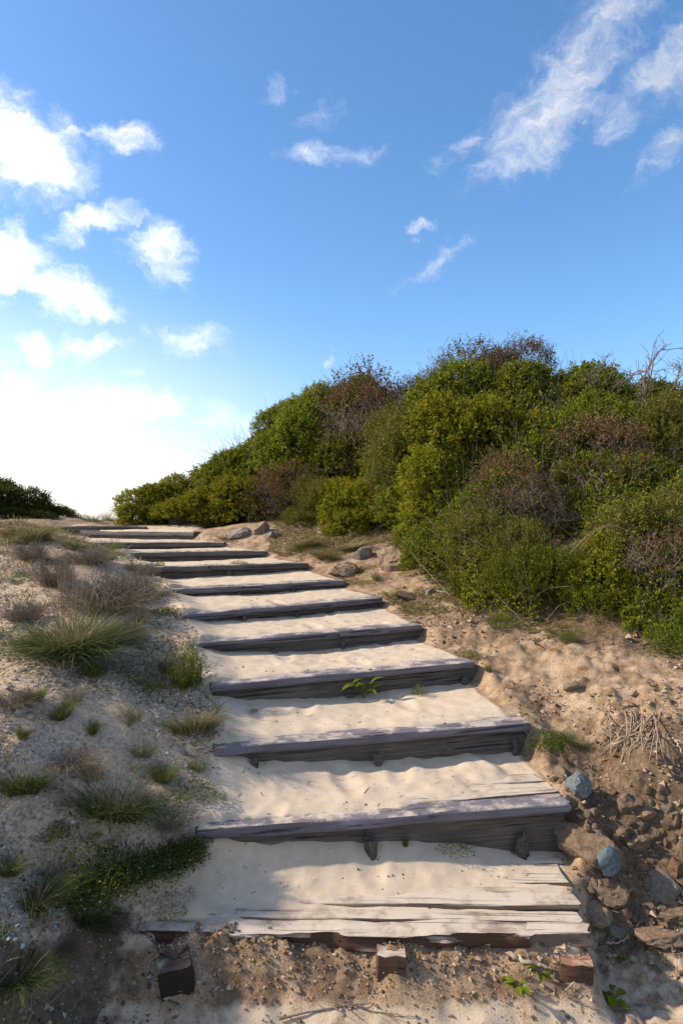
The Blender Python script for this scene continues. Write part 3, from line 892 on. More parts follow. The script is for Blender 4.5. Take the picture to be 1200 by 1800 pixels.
same = {}
for o in COL.objects:
    if o.name.startswith('small_stone'): same.setdefault(o['label'], []).append(o)
for lab_, os_ in same.items():
    if len(os_) < 2: continue
    os_.sort(key=lambda o: o.location.x / o.location.y)
    names = {2: ['left one', 'right one'], 3: ['leftmost', 'middle one', 'rightmost']}.get(len(os_), ['leftmost', 'second from left', 'third from left', 'fourth from left', 'fifth from left', 'sixth from left', 'seventh from left', 'eighth from left'])
    for o, q in zip(os_, names): o['label'] = lab_ + ', ' + q

# crumbs, grit and sticks: nobody could count these
def scatter_px(n, x0, x1, y0, y1, test=None, seed=1):
    """random ground points, even over the ground that the picture shows"""
    g = np.random.default_rng(seed)
    X = g.uniform(x0, x1, n); Y = g.uniform(y0, y1, n)
    if test is not None:
        m = test(X, Y); X, Y = X[m], Y[m]
    return X, Y, terrain(X, Y)


OCT = np.array([(1, 0, 0), (-1, 0, 0), (0, 1, 0), (0, -1, 0), (0, 0, 1), (0, 0, -1)], float)
OCF = np.array([(0, 2, 4), (2, 1, 4), (1, 3, 4), (3, 0, 4), (2, 0, 5), (1, 2, 5), (3, 1, 5), (0, 3, 5)])


def crumbs(X, Y, Z, R, seed=0, lift=.3, flat=.7):
    g = np.random.default_rng(seed); n = len(X)
    V = OCT[None] * R[:, None, None] * (1 + g.uniform(-.35, .35, (n, 6, 1)))
    V = V + g.normal(0, .22, (n, 6, 3)) * R[:, None, None]
    a = g.uniform(0, 6.28, n); ca, sa = np.cos(a)[:, None], np.sin(a)[:, None]
    x = V[:, :, 0] * ca - V[:, :, 1] * sa; y = V[:, :, 0] * sa + V[:, :, 1] * ca
    V = np.stack([x + X[:, None], y + Y[:, None], V[:, :, 2] * flat + (Z + R * lift)[:, None]], -1).reshape(-1, 3)
    F = (OCF[None] + (np.arange(n) * 6)[:, None, None]).reshape(-1, 3)
    return V, F


def left_test(X, Y):
    xl, xr = lateral(X, Y); s = xl - X
    m = (fbm(X, Y, .5, 3, 61) + .25) > RNG.uniform(-.1, .55, len(X))
    return m & (((Y > 2.46) & (s > -.03)) | ((Y <= 2.46) & (X < np.interp(Y, [1.0, 1.6, 2.1, 2.46], [-.95, -.85, -.70, -.62]))))


X, Y, Z = scatter_px(40000, -3.6, -.1, 1.35, 6.5, left_test, 3)
R = np.random.default_rng(1).uniform(.0028, .0092, len(X)) * np.where(np.random.default_rng(2).random(len(X)) < .06, 1.9, 1)
V, F = crumbs(X, Y, Z, R, 4)
g = np.random.default_rng(8); sx_ = g.uniform(-1.6, -.5, 9000); sy_ = g.uniform(1.25, 2.5, 9000)
dd_ = np.interp(sy_, [1.0, 1.6, 2.1, 2.46], [-1.05, -.93, -.80, -.70]) - sx_; mk = (dd_ > -.22) & (dd_ < .7) & (fbm(sx_, sy_, .3, 3, 99) > -.1); sx_, sy_ = sx_[mk], sy_[mk]
V, F = merge([(V, F), crumbs(sx_, sy_, terrain(sx_, sy_), np.clip(.0024 * np.exp(g.normal(.1, .5, len(sx_))), .0015, .009), 12)])
link('gravel', mesh_np('gravel', V, F, M['grit']), kind='stuff', label='pale grit and shell crumbs strewn over the left bank', cat='gravel')


def right_test(X, Y):
    xl, xr = lateral(X, Y); t = X - xr
    dn = fbm(X, Y, .35, 3, 81)
    low = np.exp(-((Y - 3.0) / .55) ** 2)
    return (t > .0) & (base_dist(X, Y) < .1) & (dn + .06 + .42 * low > RNG.uniform(0, .75, len(X))) & (Y > 2.52)


X, Y, Z = scatter_px(34000, .4, 2.5, 2.5, 7.0, right_test, 7)
g = np.random.default_rng(9)
R = np.clip(.0036 * np.exp(g.normal(.25, .62, len(X))), .002, .024)
V, F = crumbs(X, Y, Z, R, 5)
# crumbled earth under the beam
ax = g.uniform(-.66, .88, 2600); ay = 2.47 - np.abs(g.normal(0, .10, 2600)) + .05
az = terrain(ax, ay)
ar = np.clip(.0032 * np.exp(g.normal(.2, .55, 2600)), .002, .013)
V2, F2 = crumbs(ax, ay, az, ar, 6)
sx_ = g.uniform(-1.5, -.5, 5200); sy_ = g.uniform(1.3, 2.5, 5200); dd_ = np.interp(sy_, [1.0, 1.6, 2.1, 2.46], [-1.05, -.93, -.80, -.70]) - sx_
mk = (dd_ > -.2) & (dd_ < .5); sx_, sy_ = sx_[mk], sy_[mk]; sr_ = np.clip(.003 * np.exp(g.normal(.25, .6, len(sx_))), .002, .014)
V3, F3 = crumbs(sx_, sy_, terrain(sx_, sy_), sr_, 8)
V, F = merge([(V, F), (V2, F2), (V3, F3)])
link('rubble', mesh_np('rubble', V, F, M['clod']), kind='stuff', label='crumbled brown earth and pebbles on the right bank and under the lowest step', cat='rubble')


def sticks(X, Y, Z, L, R, seed=0, bend=.25):
    g = np.random.default_rng(seed); n = len(X)
    a = g.uniform(0, 6.28, n)
    D = np.stack([np.cos(a), np.sin(a), g.normal(0, .12, n)], -1); S = np.stack([-np.sin(a), np.cos(a), g.normal(0, .3, n)], -1)
    P = []
    for q in (0, .35, .7, 1.0):
        P.append(np.stack([X, Y, Z], -1) + D * (L * (q - .5))[:, None] + S * (L * bend * math.sin(q * math.pi) * 1)[:, None] * g.normal(0, .6, (n, 1)))
    P = np.stack(P, 1); P[:, :, 2] = np.maximum(P[:, :, 2], terrain(P[:, :, 0].ravel(), P[:, :, 1].ravel()).reshape(n, 4) + .001)
    return tubes(P, R[:, None] * np.array([1, .9, .75, .4]), 3)


sets = []
X, Y, Z = scatter_px(9000, -3.4, -.2, 1.4, 6.5, left_test, 13)
g = np.random.default_rng(14); k = len(X)
sets.append(sticks(X, Y, Z + .004, g.uniform(.02, .09, k), g.uniform(.0006, .0016, k), 15))
X, Y, Z = scatter_px(5000, .5, 2.3, 2.55, 7.5, right_test, 17); k = len(X)
sets.append(sticks(X, Y, Z + .004, g.uniform(.02, .14, k), g.uniform(.0008, .0024, k), 18))
# bits on the sand of the treads and below the steps
X = g.uniform(-.65, 1.0, 240); Y = g.uniform(2.25, 5.2, 240); k = len(X); Z = terrain(X, Y)
sets.append(sticks(X, Y, Z + .002, np.clip(g.exponential(.02, k), .008, .07), g.uniform(.0008, .0018, k), 19))
V, F = merge(sets)
link('twig_litter', mesh_np('twig_litter', V, F, M['twig']), kind='stuff', label='dry twigs and straw littering the sand banks', cat='litter')

g = np.random.default_rng(63)
X = g.uniform(-.75, 1.05, 900); Y = g.uniform(2.2, 5.4, 900); xl_, xr_ = lateral(X, Y); m = (X > xl_) & (X < xr_ + .03); X, Y = X[m], Y[m]
m = fbm(X, Y, .3, 3, 65) > -.12; X, Y = X[m], Y[m]
V, F = crumbs(X, Y, terrain(X, Y), np.clip(.0022 * np.exp(g.normal(.1, .5, len(X))), .0012, .008), 66)
link('bark_crumbs', mesh_np('bark_crumbs', V, F, M['bark']), kind='stuff', label='dark crumbs of bark and seed husks on the sand of the treads', cat='crumbs')

# ------------------------------------------------------------------ shrubs
def dome_points(n, rng, lobes, shell=(.70, 1.12)):
    """sprig roots on a lumpy dome of radius about 1"""
    C, RR = lobes
    P = []; N = []
    while sum(len(p) for p in P) < n:
        k = rng.integers(len(C), size=n)
        d = norm(rng.normal(0, 1, (n, 3))); d[:, 2] = np.where(d[:, 2] < -.3, -d[:, 2], d[:, 2])
        r = RR[k] * rng.uniform(shell[0], shell[1], n) ** .8
        p = C[k] + d * r[:, None]
        inside = np.zeros(n, bool)
        for c, q in zip(C, RR): inside |= np.linalg.norm(p - c, axis=1) < q * .68
        ok = ~inside & (p[:, 2] > -.42)
        P.append(p[ok]); N.append(d[ok])
    return np.concatenate(P)[:n], np.concatenate(N)[:n]


def make_lobes(rng, k):
    C = np.column_stack([rng.uniform(-.55, .55, k), rng.uniform(-.5, .5, k), rng.uniform(-.12, .70, k)])
    RR = rng.uniform(.30, .52, k)
    C = np.vstack([C, [[0, 0, .2]]]); RR = np.append(RR, .55)
    return C, RR


def shrub_leaves(seed, nspr=1500, per=15, L=.045, W=.022, upbias=.45, sprig=.15, k=8):
    rng = np.random.default_rng(seed)
    P, N = dome_points(nspr, rng, make_lobes(rng, k))
    axis = norm(N + np.array([0, 0, upbias]) + rng.normal(0, .35, P.shape))
    slen = sprig * rng.uniform(.5, 1.3, nspr)
    q = rng.uniform(0, 1, (nspr, per))
    base = P[:, None] + axis[:, None] * (slen[:, None] * q)[:, :, None] + rng.normal(0, .016, (nspr, per, 3))
    d = norm(axis[:, None] * .55 + rng.normal(0, .65, (nspr, per, 3)))
    nn = norm(axis[:, None] * .6 + np.array([0, 0, .7]) + rng.normal(0, .55, (nspr, per, 3)))
    n = nspr * per
    sz = (rng.uniform(.6, 1.25, (nspr, 1)) * rng.uniform(.7, 1.2, (nspr, per))).ravel()
    return leaves(base.reshape(-1, 3), d.reshape(-1, 3), nn.reshape(-1, 3), L * sz, W * sz)


def branching(seed, n0, L0, spread, levels=3, r0=.012, kids=(4, 4, 3), k=3, up=.6, curve=.25, base_r=.12, taper=.62, shrink=.55):
    """stems that fork: returns triangles of tapered tubes"""
    rng = np.random.default_rng(seed); out = []
    a = rng.uniform(0, 6.28, n0)
    P = np.column_stack([np.cos(a) * base_r * rng.random(n0), np.sin(a) * base_r * rng.random(n0), np.zeros(n0)])
    D = norm(np.column_stack([np.cos(a) * spread, np.sin(a) * spread, np.ones(n0) * up]) + rng.normal(0, .25, (n0, 3)))
    L = L0 * rng.uniform(.7, 1.2, n0); R = np.full(n0, r0)
    for lv in range(levels):
        n = len(P); m = 5
        pts = np.zeros((n, m, 3)); pts[:, 0] = P; d = D.copy()
        for j in range(1, m):
            d = norm(d + rng.normal(0, curve, (n, 3)) + np.array([0, 0, .05]))
            pts[:, j] = pts[:, j - 1] + d * (L / (m - 1))[:, None]
        rad = R[:, None] * np.linspace(1, taper * .75, m)
        out.append(tubes(pts, rad, max(3, k - lv)))
        if lv == levels - 1: break
        c = kids[lv]
        q = rng.uniform(.3, 1.0, (n, c)); q[:, 0] = 1.0
        f = q * (m - 1); i0 = np.clip(f.astype(int), 0, m - 2); fr = (f - i0)[:, :, None]
        ii = np.arange(n)[:, None]
        P2 = pts[ii, i0] * (1 - fr) + pts[ii, i0 + 1] * fr
        D2 = norm((pts[ii, i0 + 1] - pts[ii, i0]) / np.maximum(L[:, None, None] / (m - 1), 1e-6) + rng.normal(0, .62, (n, c, 3)))
        P = P2.reshape(-1, 3); D = D2.reshape(-1, 3); L = np.repeat(L * shrink, c) * rng.uniform(.6, 1.25, n * c); R = np.repeat(R * taper, c)
    return merge(out)


class Kind: pass


def shrub_kind(parts): return parts


SH = {}
st_V = branching(900, 9, .62, .75, 3, .016, (4, 3, 2), 5, .9)
stem_me = mesh_np('shrub_stems', *st_V, M['twig'], True)
for nm, mt, seeds, kw in [
        ('green', 'leaf_green', (1, 2, 3), dict(nspr=2300, per=15, L=.052, W=.027)),
        ('yellow', 'leaf_yellow', (4, 5), dict(nspr=2300, per=15, L=.050, W=.026)),
        ('olive', 'leaf_olive', (6, 7), dict(nspr=2300, per=15, L=.042, W=.016, sprig=.18, upbias=.7)),
        ('dark', 'leaf_dark', (8, 9), dict(nspr=1900, per=14, L=.05, W=.024)),
        ('shoots', 'leaf_weed', (10, 11), dict(nspr=2000, per=16, L=.05, W=.014, sprig=.26, upbias=1.1))]:
    SH[nm] = [[('foliage', mesh_np(nm + '_foliage', *shrub_leaves(s, **kw), M[mt])), ('stems', stem_me)] for s in seeds]
SH['dry'] = []
for s in (21, 22, 23):
    tw = mesh_np('dry_twigs', *branching(s, 52, .62, .95, 4, .0085, (4, 4, 3), 4, .75, .3, .22, .6, .5), M['dead_wood'])
    lf = mesh_np('dry_leaves', *shrub_leaves(s + 40, 1100, 9, .036, .018, .2, .2), M['leaf_brown'])
    SH['dry'].append([('twigs', tw), ('dry_leaves', lf)])
SH['bare'] = []
for s in (31, 32):
    SH['bare'].append([('branches', mesh_np('bare_branches', *branching(s, 5, .55, .75, 4, .022, (4, 4, 3), 5, .9, .28, .06, .56, .62), M['dead_wood'], True))])

# (kind, px, py of the dome's middle, depth, half width px, height factor, label)
SHRUBS = [
    ('yellow', 268, 895, 9.6, 48, .75, 'yellow-green shrub at the far left tip of the scrub by the crest'),
    ('yellow', 332, 882, 9.9, 50, .75, 'yellow-green shrub rising behind the tip of the scrub'),
    ('green', 398, 860, 9.7, 58, .85, 'green shrub above the long grey rock at the crest'),
    ('yellow', 440, 880, 9.2, 60, .75, 'low yellow-green shrub above the blocky tan boulder'),
    ('green', 455, 822, 10.0, 58, .9, 'green shrub with a brown twig tip, next left of the round-topped shrub'),
    ('green', 500, 765, 10.2, 44, 1.0, 'round-topped green shrub standing out against the sky'),
    ('olive', 425, 822, 10.6, 46, .85, 'olive shrub half hidden behind the round-topped green shrub'),
    ('dry', 510, 878, 8.9, 62, .9, 'dark brown dry shrub low behind the blocky tan boulder'),
    ('green', 540, 795, 9.4, 72, .95, 'bright green shrub below the round-topped shrub'),
    ('yellow', 568, 735, 10.2, 50, .9, 'yellow-green shrub on the skyline left of the brown thicket'),
    ('olive', 585, 890, 8.5, 62, .85, 'tall olive-brown shrub above the sixth to eighth steps'),
    ('dry', 640, 770, 8.9, 84, 1.15, 'large brown thicket of dry twigs on the skyline'),
    ('green', 632, 705, 9.9, 50, .8, 'green cap of leaves above the brown thicket'),
    ('dry', 700, 745, 9.2, 64, 1.1, 'thin dry shrub between brown thicket and twiggy summit bush'),
    ('yellow', 648, 905, 7.9, 62, .8, 'yellow-green shrub above the broad earthy boulder'),
    ('olive', 720, 850, 7.6, 84, 1.2, 'dense olive shrub in the middle of the scrub'),
    ('green', 745, 920, 7.2, 64, .95, 'dark green shrub overhanging the broad earthy boulder'),
    ('dry', 790, 694, 9.0, 78, 1.0, 'twiggy grey-brown summit bush with sparse leaves'),
    ('dry', 888, 688, 9.0, 66, 1.05, 'round brown summit bush with curled bare branches'),
    ('olive', 860, 690, 9.3, 56, .9, 'olive bush at the foot of the two summit bushes'),
    ('green', 800, 745, 8.2, 90, .9, 'broad green shrub under the twiggy summit bush'),
    ('green', 930, 740, 8.0, 100, .85, 'broad green shrub under the round brown summit bush'),
    ('yellow', 850, 820, 7.1, 96, 1.0, 'bright green shrub in the centre of the hillside'),
    ('green', 1030, 735, 7.8, 96, .75, 'green shrub on the skyline right of the summit bushes'),
    ('green', 1140, 765, 7.2, 96, .8, 'green shrub on the skyline below the bare branches'),
    ('green', 970, 830, 6.7, 100, .95, 'green shrub laced with dry stems on the right slope'),
    ('dry', 930, 900, 5.9, 88, 1.0, 'tangle of grey dry stems in front of the stem-laced green shrub'),
    ('dry', 1090, 860, 6.0, 110, 1.0, 'reddish brown tangle of dry stems on the right slope'),
    ('green', 1060, 930, 5.9, 110, 1.0, 'shaded green shrub under the reddish brown tangle'),
    ('olive', 1180, 800, 6.4, 80, .9, 'olive brown bush at the right edge under the skyline shrub'),
    ('green', 800, 970, 5.9, 76, .95, 'leafy shrub overhanging the slope right of the earthy boulder'),
    ('olive', 880, 1010, 5.3, 86, .95, 'low shrub of fine yellow-green shoots above the sandy slope'),
    ('shoots', 945, 1050, 5.0, 84, .8, 'front shrub with grassy shoots hanging over the sand'),
    ('yellow', 1020, 1030, 5.0, 84, .9, 'yellow-green shrub low at the foot of the shaded green shrub'),
    ('shoots', 1075, 1095, 4.65, 74, .7, 'bright green leafy shrub at the foot of the right slope'),
    ('olive', 1150, 1010, 4.9, 110, 1.0, 'olive green shrub in shade at the right edge'),
    ('shoots', 1165, 1120, 4.35, 80, .7, 'leafy green shrub lowest at the right edge over orange sand'),
    ('dry', 1150, 990, 4.7, 76, .9, 'pale dry stems crossing the olive green shrub at the right edge'),
    ('yellow', 252, 915, 9.45, 34, .7, 'smallest yellow-green shrub, at the very tip of the scrub'),
    ('yellow', 308, 902, 9.5, 46, .7, 'low yellow-green shrub above the long grey rock'),
    ('green', 605, 835, 9.1, 64, .95, 'green shrub between the brown thicket and the tall olive-brown shrub'),
    ('olive', 695, 885, 7.9, 58, .9, 'olive shrub right of the yellow-green shrub above the broad earthy boulder'),
    ('yellow', 545, 850, 9.2, 54, .9, 'yellow-green shrub below the bright green shrub, left of the brown thicket'),
    ('yellow', 370, 900, 9.4, 50, .7, 'low yellow-green shrub above the yellow grass fringe on the crest'),
    ('olive', 545, 925, 8.3, 44, .7, 'low olive shrub at the foot of the tall olive-brown shrub'),
    ('yellow', 620, 925, 7.8, 46, .7, 'low yellow-green shrub behind the small grey boulder'),
    ('yellow', 770, 890, 6.9, 74, 1.0, 'yellow-green shrub filling the middle of the foot of the hill'),
    ('green', 880, 930, 6.2, 80, .95, 'green shrub behind the low shrub of fine shoots'),
    ('yellow', 1130, 900, 6.0, 90, .9, 'yellow-green shrub between shaded shrubs on the right slope'),
    ('green', 690, 810, 8.6, 66, 1.0, 'green shrub under the thin dry shrub'),
    ('green', 1060, 800, 6.9, 90, .9, 'green shrub above the reddish brown tangle'),
    ('dark', 50, 922, 10.6, 46, .5, 'dark low shrub joining the two left skyline shrubs'),
    ('dark', -40, 905, 10.8, 66, .8, 'dark shrub cut by the left edge of the picture'),
    ('dark', 5, 904, 11.0, 60, .8, 'dark shrub at the left edge of the skyline'),
    ('dark', 92, 914, 11.5, 52, .6, 'dark green low shrub next to the dark skyline shrub at the left'),
    ('dry', 128, 925, 11.2, 34, .5, 'small brown dry bush at the right end of the left skyline shrubs'),
    ('bare', 868, 648, 8.7, 84, 1.0, 'dark bare branches sticking out of the round brown summit bush'),
    ('bare', 945, 650, 8.7, 76, .9, 'bare dark twigs reaching right of the round brown summit bush'),
    ('bare', 1125, 664, 6.9, 124, .9, 'bare spreading branches against the sky at the upper right'),
    ('bare', 1195, 662, 6.9, 112, .9, 'bare branches at the right edge of the skyline'),
    ('bare', 1062, 652, 7.2, 70, .8, 'short bare snag left of the bare spreading branches'),
    ('bare', 655, 688, 9.3, 64, .8, 'fine bare twigs above the green cap of leaves'),
]
SNAME = {'green': 'shrub', 'yellow': 'shrub', 'olive': 'shrub', 'dark': 'shrub', 'shoots': 'shrub', 'dry': 'dry_shrub', 'bare': 'bare_branches'}
for i, (kd, px, py, Y, hw, hf, lab) in enumerate(SHRUBS):
    c = at_y(px, py, Y); r = hw * Y / FPX * (1.32 if kd not in ('bare',) else 1.0)
    gz = tz(c.x, c.y)
    # the dome's middle is about .45 of its height above its foot
    if kd == 'bare': z0 = c.z - r * .5
    else: z0 = c.z - .30 * r * hf * 1.1
    root = thing(SNAME[kd], lab, 'branches' if kd == 'bare' else 'shrub', (c.x, c.y, z0), (i * 2.399) % 6.28, 'shrubs on the dune', (r, r, r * hf * 1.1))
    for pn, me in SH[kd][i % len(SH[kd])]:
        link(pn, me, root, kind='stuff' if pn in ('foliage', 'dry_leaves', 'twigs') else None)
    # the main stems run on down to the ground
    drop = (z0 - gz) / (r * hf * 1.1)
    if drop > .05:
        g = np.random.default_rng(i); n = 4; a = g.uniform(0, 6.28, n)
        top = np.column_stack([np.cos(a) * .1, np.sin(a) * .1, np.full(n, .1)]); bot = top * np.array([1.6, 1.6, 0]) + np.array([0, 0, -drop - .05])
        P = np.stack([bot, bot * .6 + top * .4 + g.normal(0, .05, (n, 3)), top], 1)
        link('trunk', mesh_np('trunk', *tubes(P, np.tile([.03, .026, .02], (n, 1)) * .9, 5), M['twig'], True), root)

# scrub on the left bank beyond the frame: it throws the shade on the lower steps
for j, (x, y, r, h, lab) in enumerate([(-4.2, 1.9, .85, .95, 'sparse dry shrub on the left bank beyond the edge, farther from the camera'), (-4.0, .9, .9, 1.2, 'sparse dry shrub on the left bank level with the camera')]):
    root = thing('dry_shrub', lab, 'shrub', (x, y, tz(x, y) - .1), j * 1.3, 'shrubs on the left bank', (r, r, r * h))
    for pn, me in SH['dry'][j % 3]: link(pn, me, root, kind='stuff')

# the thicket: twigs and leaves that grow between the shrubs and close them into one mass
DOMES = []; DRYS = []
for i, (kd, px, py, Y, hw, hf, lab) in enumerate(SHRUBS):
    if kd == 'bare' or px < 215: continue
    c = at_y(px, py, Y); r = hw * Y / FPX * 1.32
    (DRYS if kd == 'dry' else DOMES).append((c.x, c.y, c.z - .30 * r * hf * 1.1, r, r * hf * 1.1))


def canopy(x, y):
    acc = np.zeros_like(x); T = .16
    for cx, cy, cz, r, h in DOMES:
        q2 = ((x - cx) ** 2 + (y - cy) ** 2) / (r * r)
        acc += np.exp(np.clip((cz + h * (.92 - .75 * q2 - .25 * q2 * q2)), -6, 6) / T)
    return T * np.log(np.maximum(acc, 1e-20))


g = np.random.default_rng(77)
NT_ = 1500000
X = g.uniform(-3.2, 6.0, NT_); Y = g.uniform(3.9, 12, NT_)
bd = base_dist(X, Y)
m = (bd > .05 + .35 * fbm(X, Y, .5, 3, 5)) & (np.abs(X) < Y * .6) & (bd < 4.0)
X, Y, bd = X[m], Y[m], bd[m]
top = canopy(X, Y) + .16 * fbm(X, Y, .35, 3, 19) + .12 * fbm(X, Y, .9, 2, 25) - .06
gz_ = terrain(X, Y)
m = (top > gz_ + .12)
dens_ = np.ones(len(X))
for cx, cy, cz, r, h in DRYS: dens_ *= 1 - .8 * sm(1.35 - np.hypot(X - cx, Y - cy) / (r * .8))
dens_ *= np.clip(.85 + 2.0 * fbm(X, Y, .32, 3, 35), .1, 1)
m &= g.random(len(X)) < dens_ * .62 * np.interp(Y, [4, 8], [1.0, .75])
X, Y, bd, top, gz_ = X[m], Y[m], bd[m], top[m], gz_[m]; k = len(X)
dep = g.random(k) ** 1.2 * np.minimum(.62, top - gz_)
Z = top - dep
e_ = .05   # outward direction of the canopy
gx = (canopy(X + e_, Y) - canopy(X - e_, Y)) / (2 * e_); gy = (canopy(X, Y + e_) - canopy(X, Y - e_)) / (2 * e_)
out = norm(np.stack([-np.clip(gx, -2, 2), -np.clip(gy, -2, 2), np.ones(k)], -1))
D = norm(out * .7 + np.array([0, 0, .35]) + g.normal(0, .6, (k, 3))); N = norm(out + g.normal(0, .5, (k, 3)))
sz = g.uniform(.55, 1.3, k) * np.interp(Y, [4, 6.5, 9], [.62, .8, 1.0])
sel = 1.6 * fbm(X, Y, 1.1, 3, 45) + .25 * g.normal(0, 1, k) + .10 * (6.5 - Y) * 0
print('thicket leaves', k)
for nm_, mm_, q in (('thicket', 'leaf_green', (sel > -.18) & (sel < .32)), ('thicket', 'leaf_yellow', sel >= .32), ('thicket', 'leaf_olive', sel <= -.18)):
    link(nm_, mesh_np(nm_, *leaves(np.stack([X, Y, Z], -1)[q], D[q], N[q], .054 * sz[q], .027 * sz[q]), M[mm_]), kind='stuff',
         label={'leaf_green': 'green leafy thicket', 'leaf_yellow': 'yellow-green leafy thicket', 'leaf_olive': 'olive-brown leafy thicket'}[mm_] + ' growing between the shrubs of the hillside', cat='thicket')
# long shoots and dead sprays that stand out of the mass
n = 1500; i0 = g.integers(0, k, n)
p0 = np.stack([X, Y, top - .25], -1)[i0]; d0 = norm(out[i0] * .6 + np.array([0, 0, .8]) + g.normal(0, .4, (n, 3))); L0 = g.uniform(.2, .55, n)
bend_ = g.normal(0, .12, (n, 3))
pp = np.stack([p0 + d0 * (L0 * q)[:, None] + bend_ * (q * q) for q in (0, .35, .7, 1.0)], 1)
link('sprays', mesh_np('sprays', *tubes(pp, np.tile([.0042, .0034, .0026, .0012], (n, 1)), 3), M['dead_wood']), kind='stuff', label='thin dead twigs standing out of the leafy thicket', cat='twigs')

# ------------------------------------------------------------------ grass tufts and weeds
def tuft_mesh(name, seed, n, h, spread, w, mat, lean=.5, bend=.8, rad=.06, droop=1.0):
    g = np.random.default_rng(seed)
    a = g.uniform(0, 6.28, n); rr = rad * np.sqrt(g.random(n))
    P = np.column_stack([np.cos(a) * rr, np.sin(a) * rr, np.full(n, -.01)])
    b = a + g.normal(0, .5, n); ln = spread * g.random(n) ** .7
    D = np.column_stack([np.cos(b) * ln, np.sin(b) * ln, np.ones(n)])
    L = h * g.uniform(.45, 1.1, n)
    return mesh_np(name, *blades(P, D, L, np.full(n, w) * g.uniform(.6, 1.2, n), bend * g.uniform(.4, 1.3, n) * droop, 4, g), mat)


def stalk_mesh(name, seed, n, h, spread, mat, rad=.05, r=.0011):
    g = np.random.default_rng(seed)
    a = g.uniform(0, 6.28, n); rr = rad * np.sqrt(g.random(n)); ln = spread * g.random(n)
    P0 = np.column_stack([np.cos(a) * rr, np.sin(a) * rr, np.full(n, -.01)])
    D = norm(np.column_stack([np.cos(a) * ln, np.sin(a) * ln, np.ones(n)])); L = h * g.uniform(.6, 1.1, n)
    o = np.column_stack([np.cos(a), np.sin(a), -.4 * np.ones(n)])
    P = np.stack([P0 + D * (L * q)[:, None] + o * (L * .16 * q * q)[:, None] for q in (0, .33, .66, 1)], 1)
    return mesh_np(name, *tubes(P, np.tile([1, .85, .7, .4], (n, 1)) * r, 3), mat)


def leafy_mesh(name, seed, n, h, rad, mat, L=.02, W=.009, ground=False):
    """small herb: n little leaves on a low mound"""
    g = np.random.default_rng(seed)
    a = g.uniform(0, 6.28, n); rr = rad * g.random(n) ** .6
    z = h * g.random(n) * (1 - .6 * (rr / rad) ** 2)
    P = np.column_stack([np.cos(a) * rr, np.sin(a) * rr, z])
    D = norm(g.normal(0, .7, (n, 3)) + np.column_stack([np.cos(a) * .5, np.sin(a) * .5, np.full(n, .6)])); N = norm(g.normal(0, .5, (n, 3)) + np.array([0, 0, 1.]))
    s = g.uniform(.6, 1.3, n)
    return mesh_np(name, *leaves(P, D, N, L * s, W * s), mat)


TUFT = {
    'green': [tuft_mesh('green_blades', s, 620, 1.0, 1.0, .014, M['grass'], rad=.4) for s in (1, 2)],
    'dark': [tuft_mesh('dark_blades', s, 560, 1.0, 1.2, .017, M['grass_dark'], rad=.5) for s in (3, 4)],
    'straw': [tuft_mesh('straw_blades', s, 420, 1.0, .75, .010, M['straw'], rad=.42) for s in (5, 6)],
    'mixed': [tuft_mesh('mixed_blades', s, 340, .9, .95, .011, M['grass'], rad=.55) for s in (7, 8)],
}
STALK = [stalk_mesh('seed_stalks', s, 46, 1.0, .8, M['straw'], .25, .007) for s in (1, 2, 3)]
HERB = [leafy_mesh('herb_leaves', s, 520, .55, .9, M['leaf_weed'], .12, .045) for s in (1, 2)]
HERBD = [leafy_mesh('herb_leaves_dark', s, 1000, .5, 1.0, M['leaf_creep'], .075, .026) for s in (3, 4)]
FLW = [leafy_mesh('flower_heads', s, 240, .6, 1.1, M['flower'], .04, .032) for s in (5, 6)]
STRAWH = [leafy_mesh('dry_herb', s, 420, .6, .9, M['straw'], .09, .02) for s in (8, 9)]
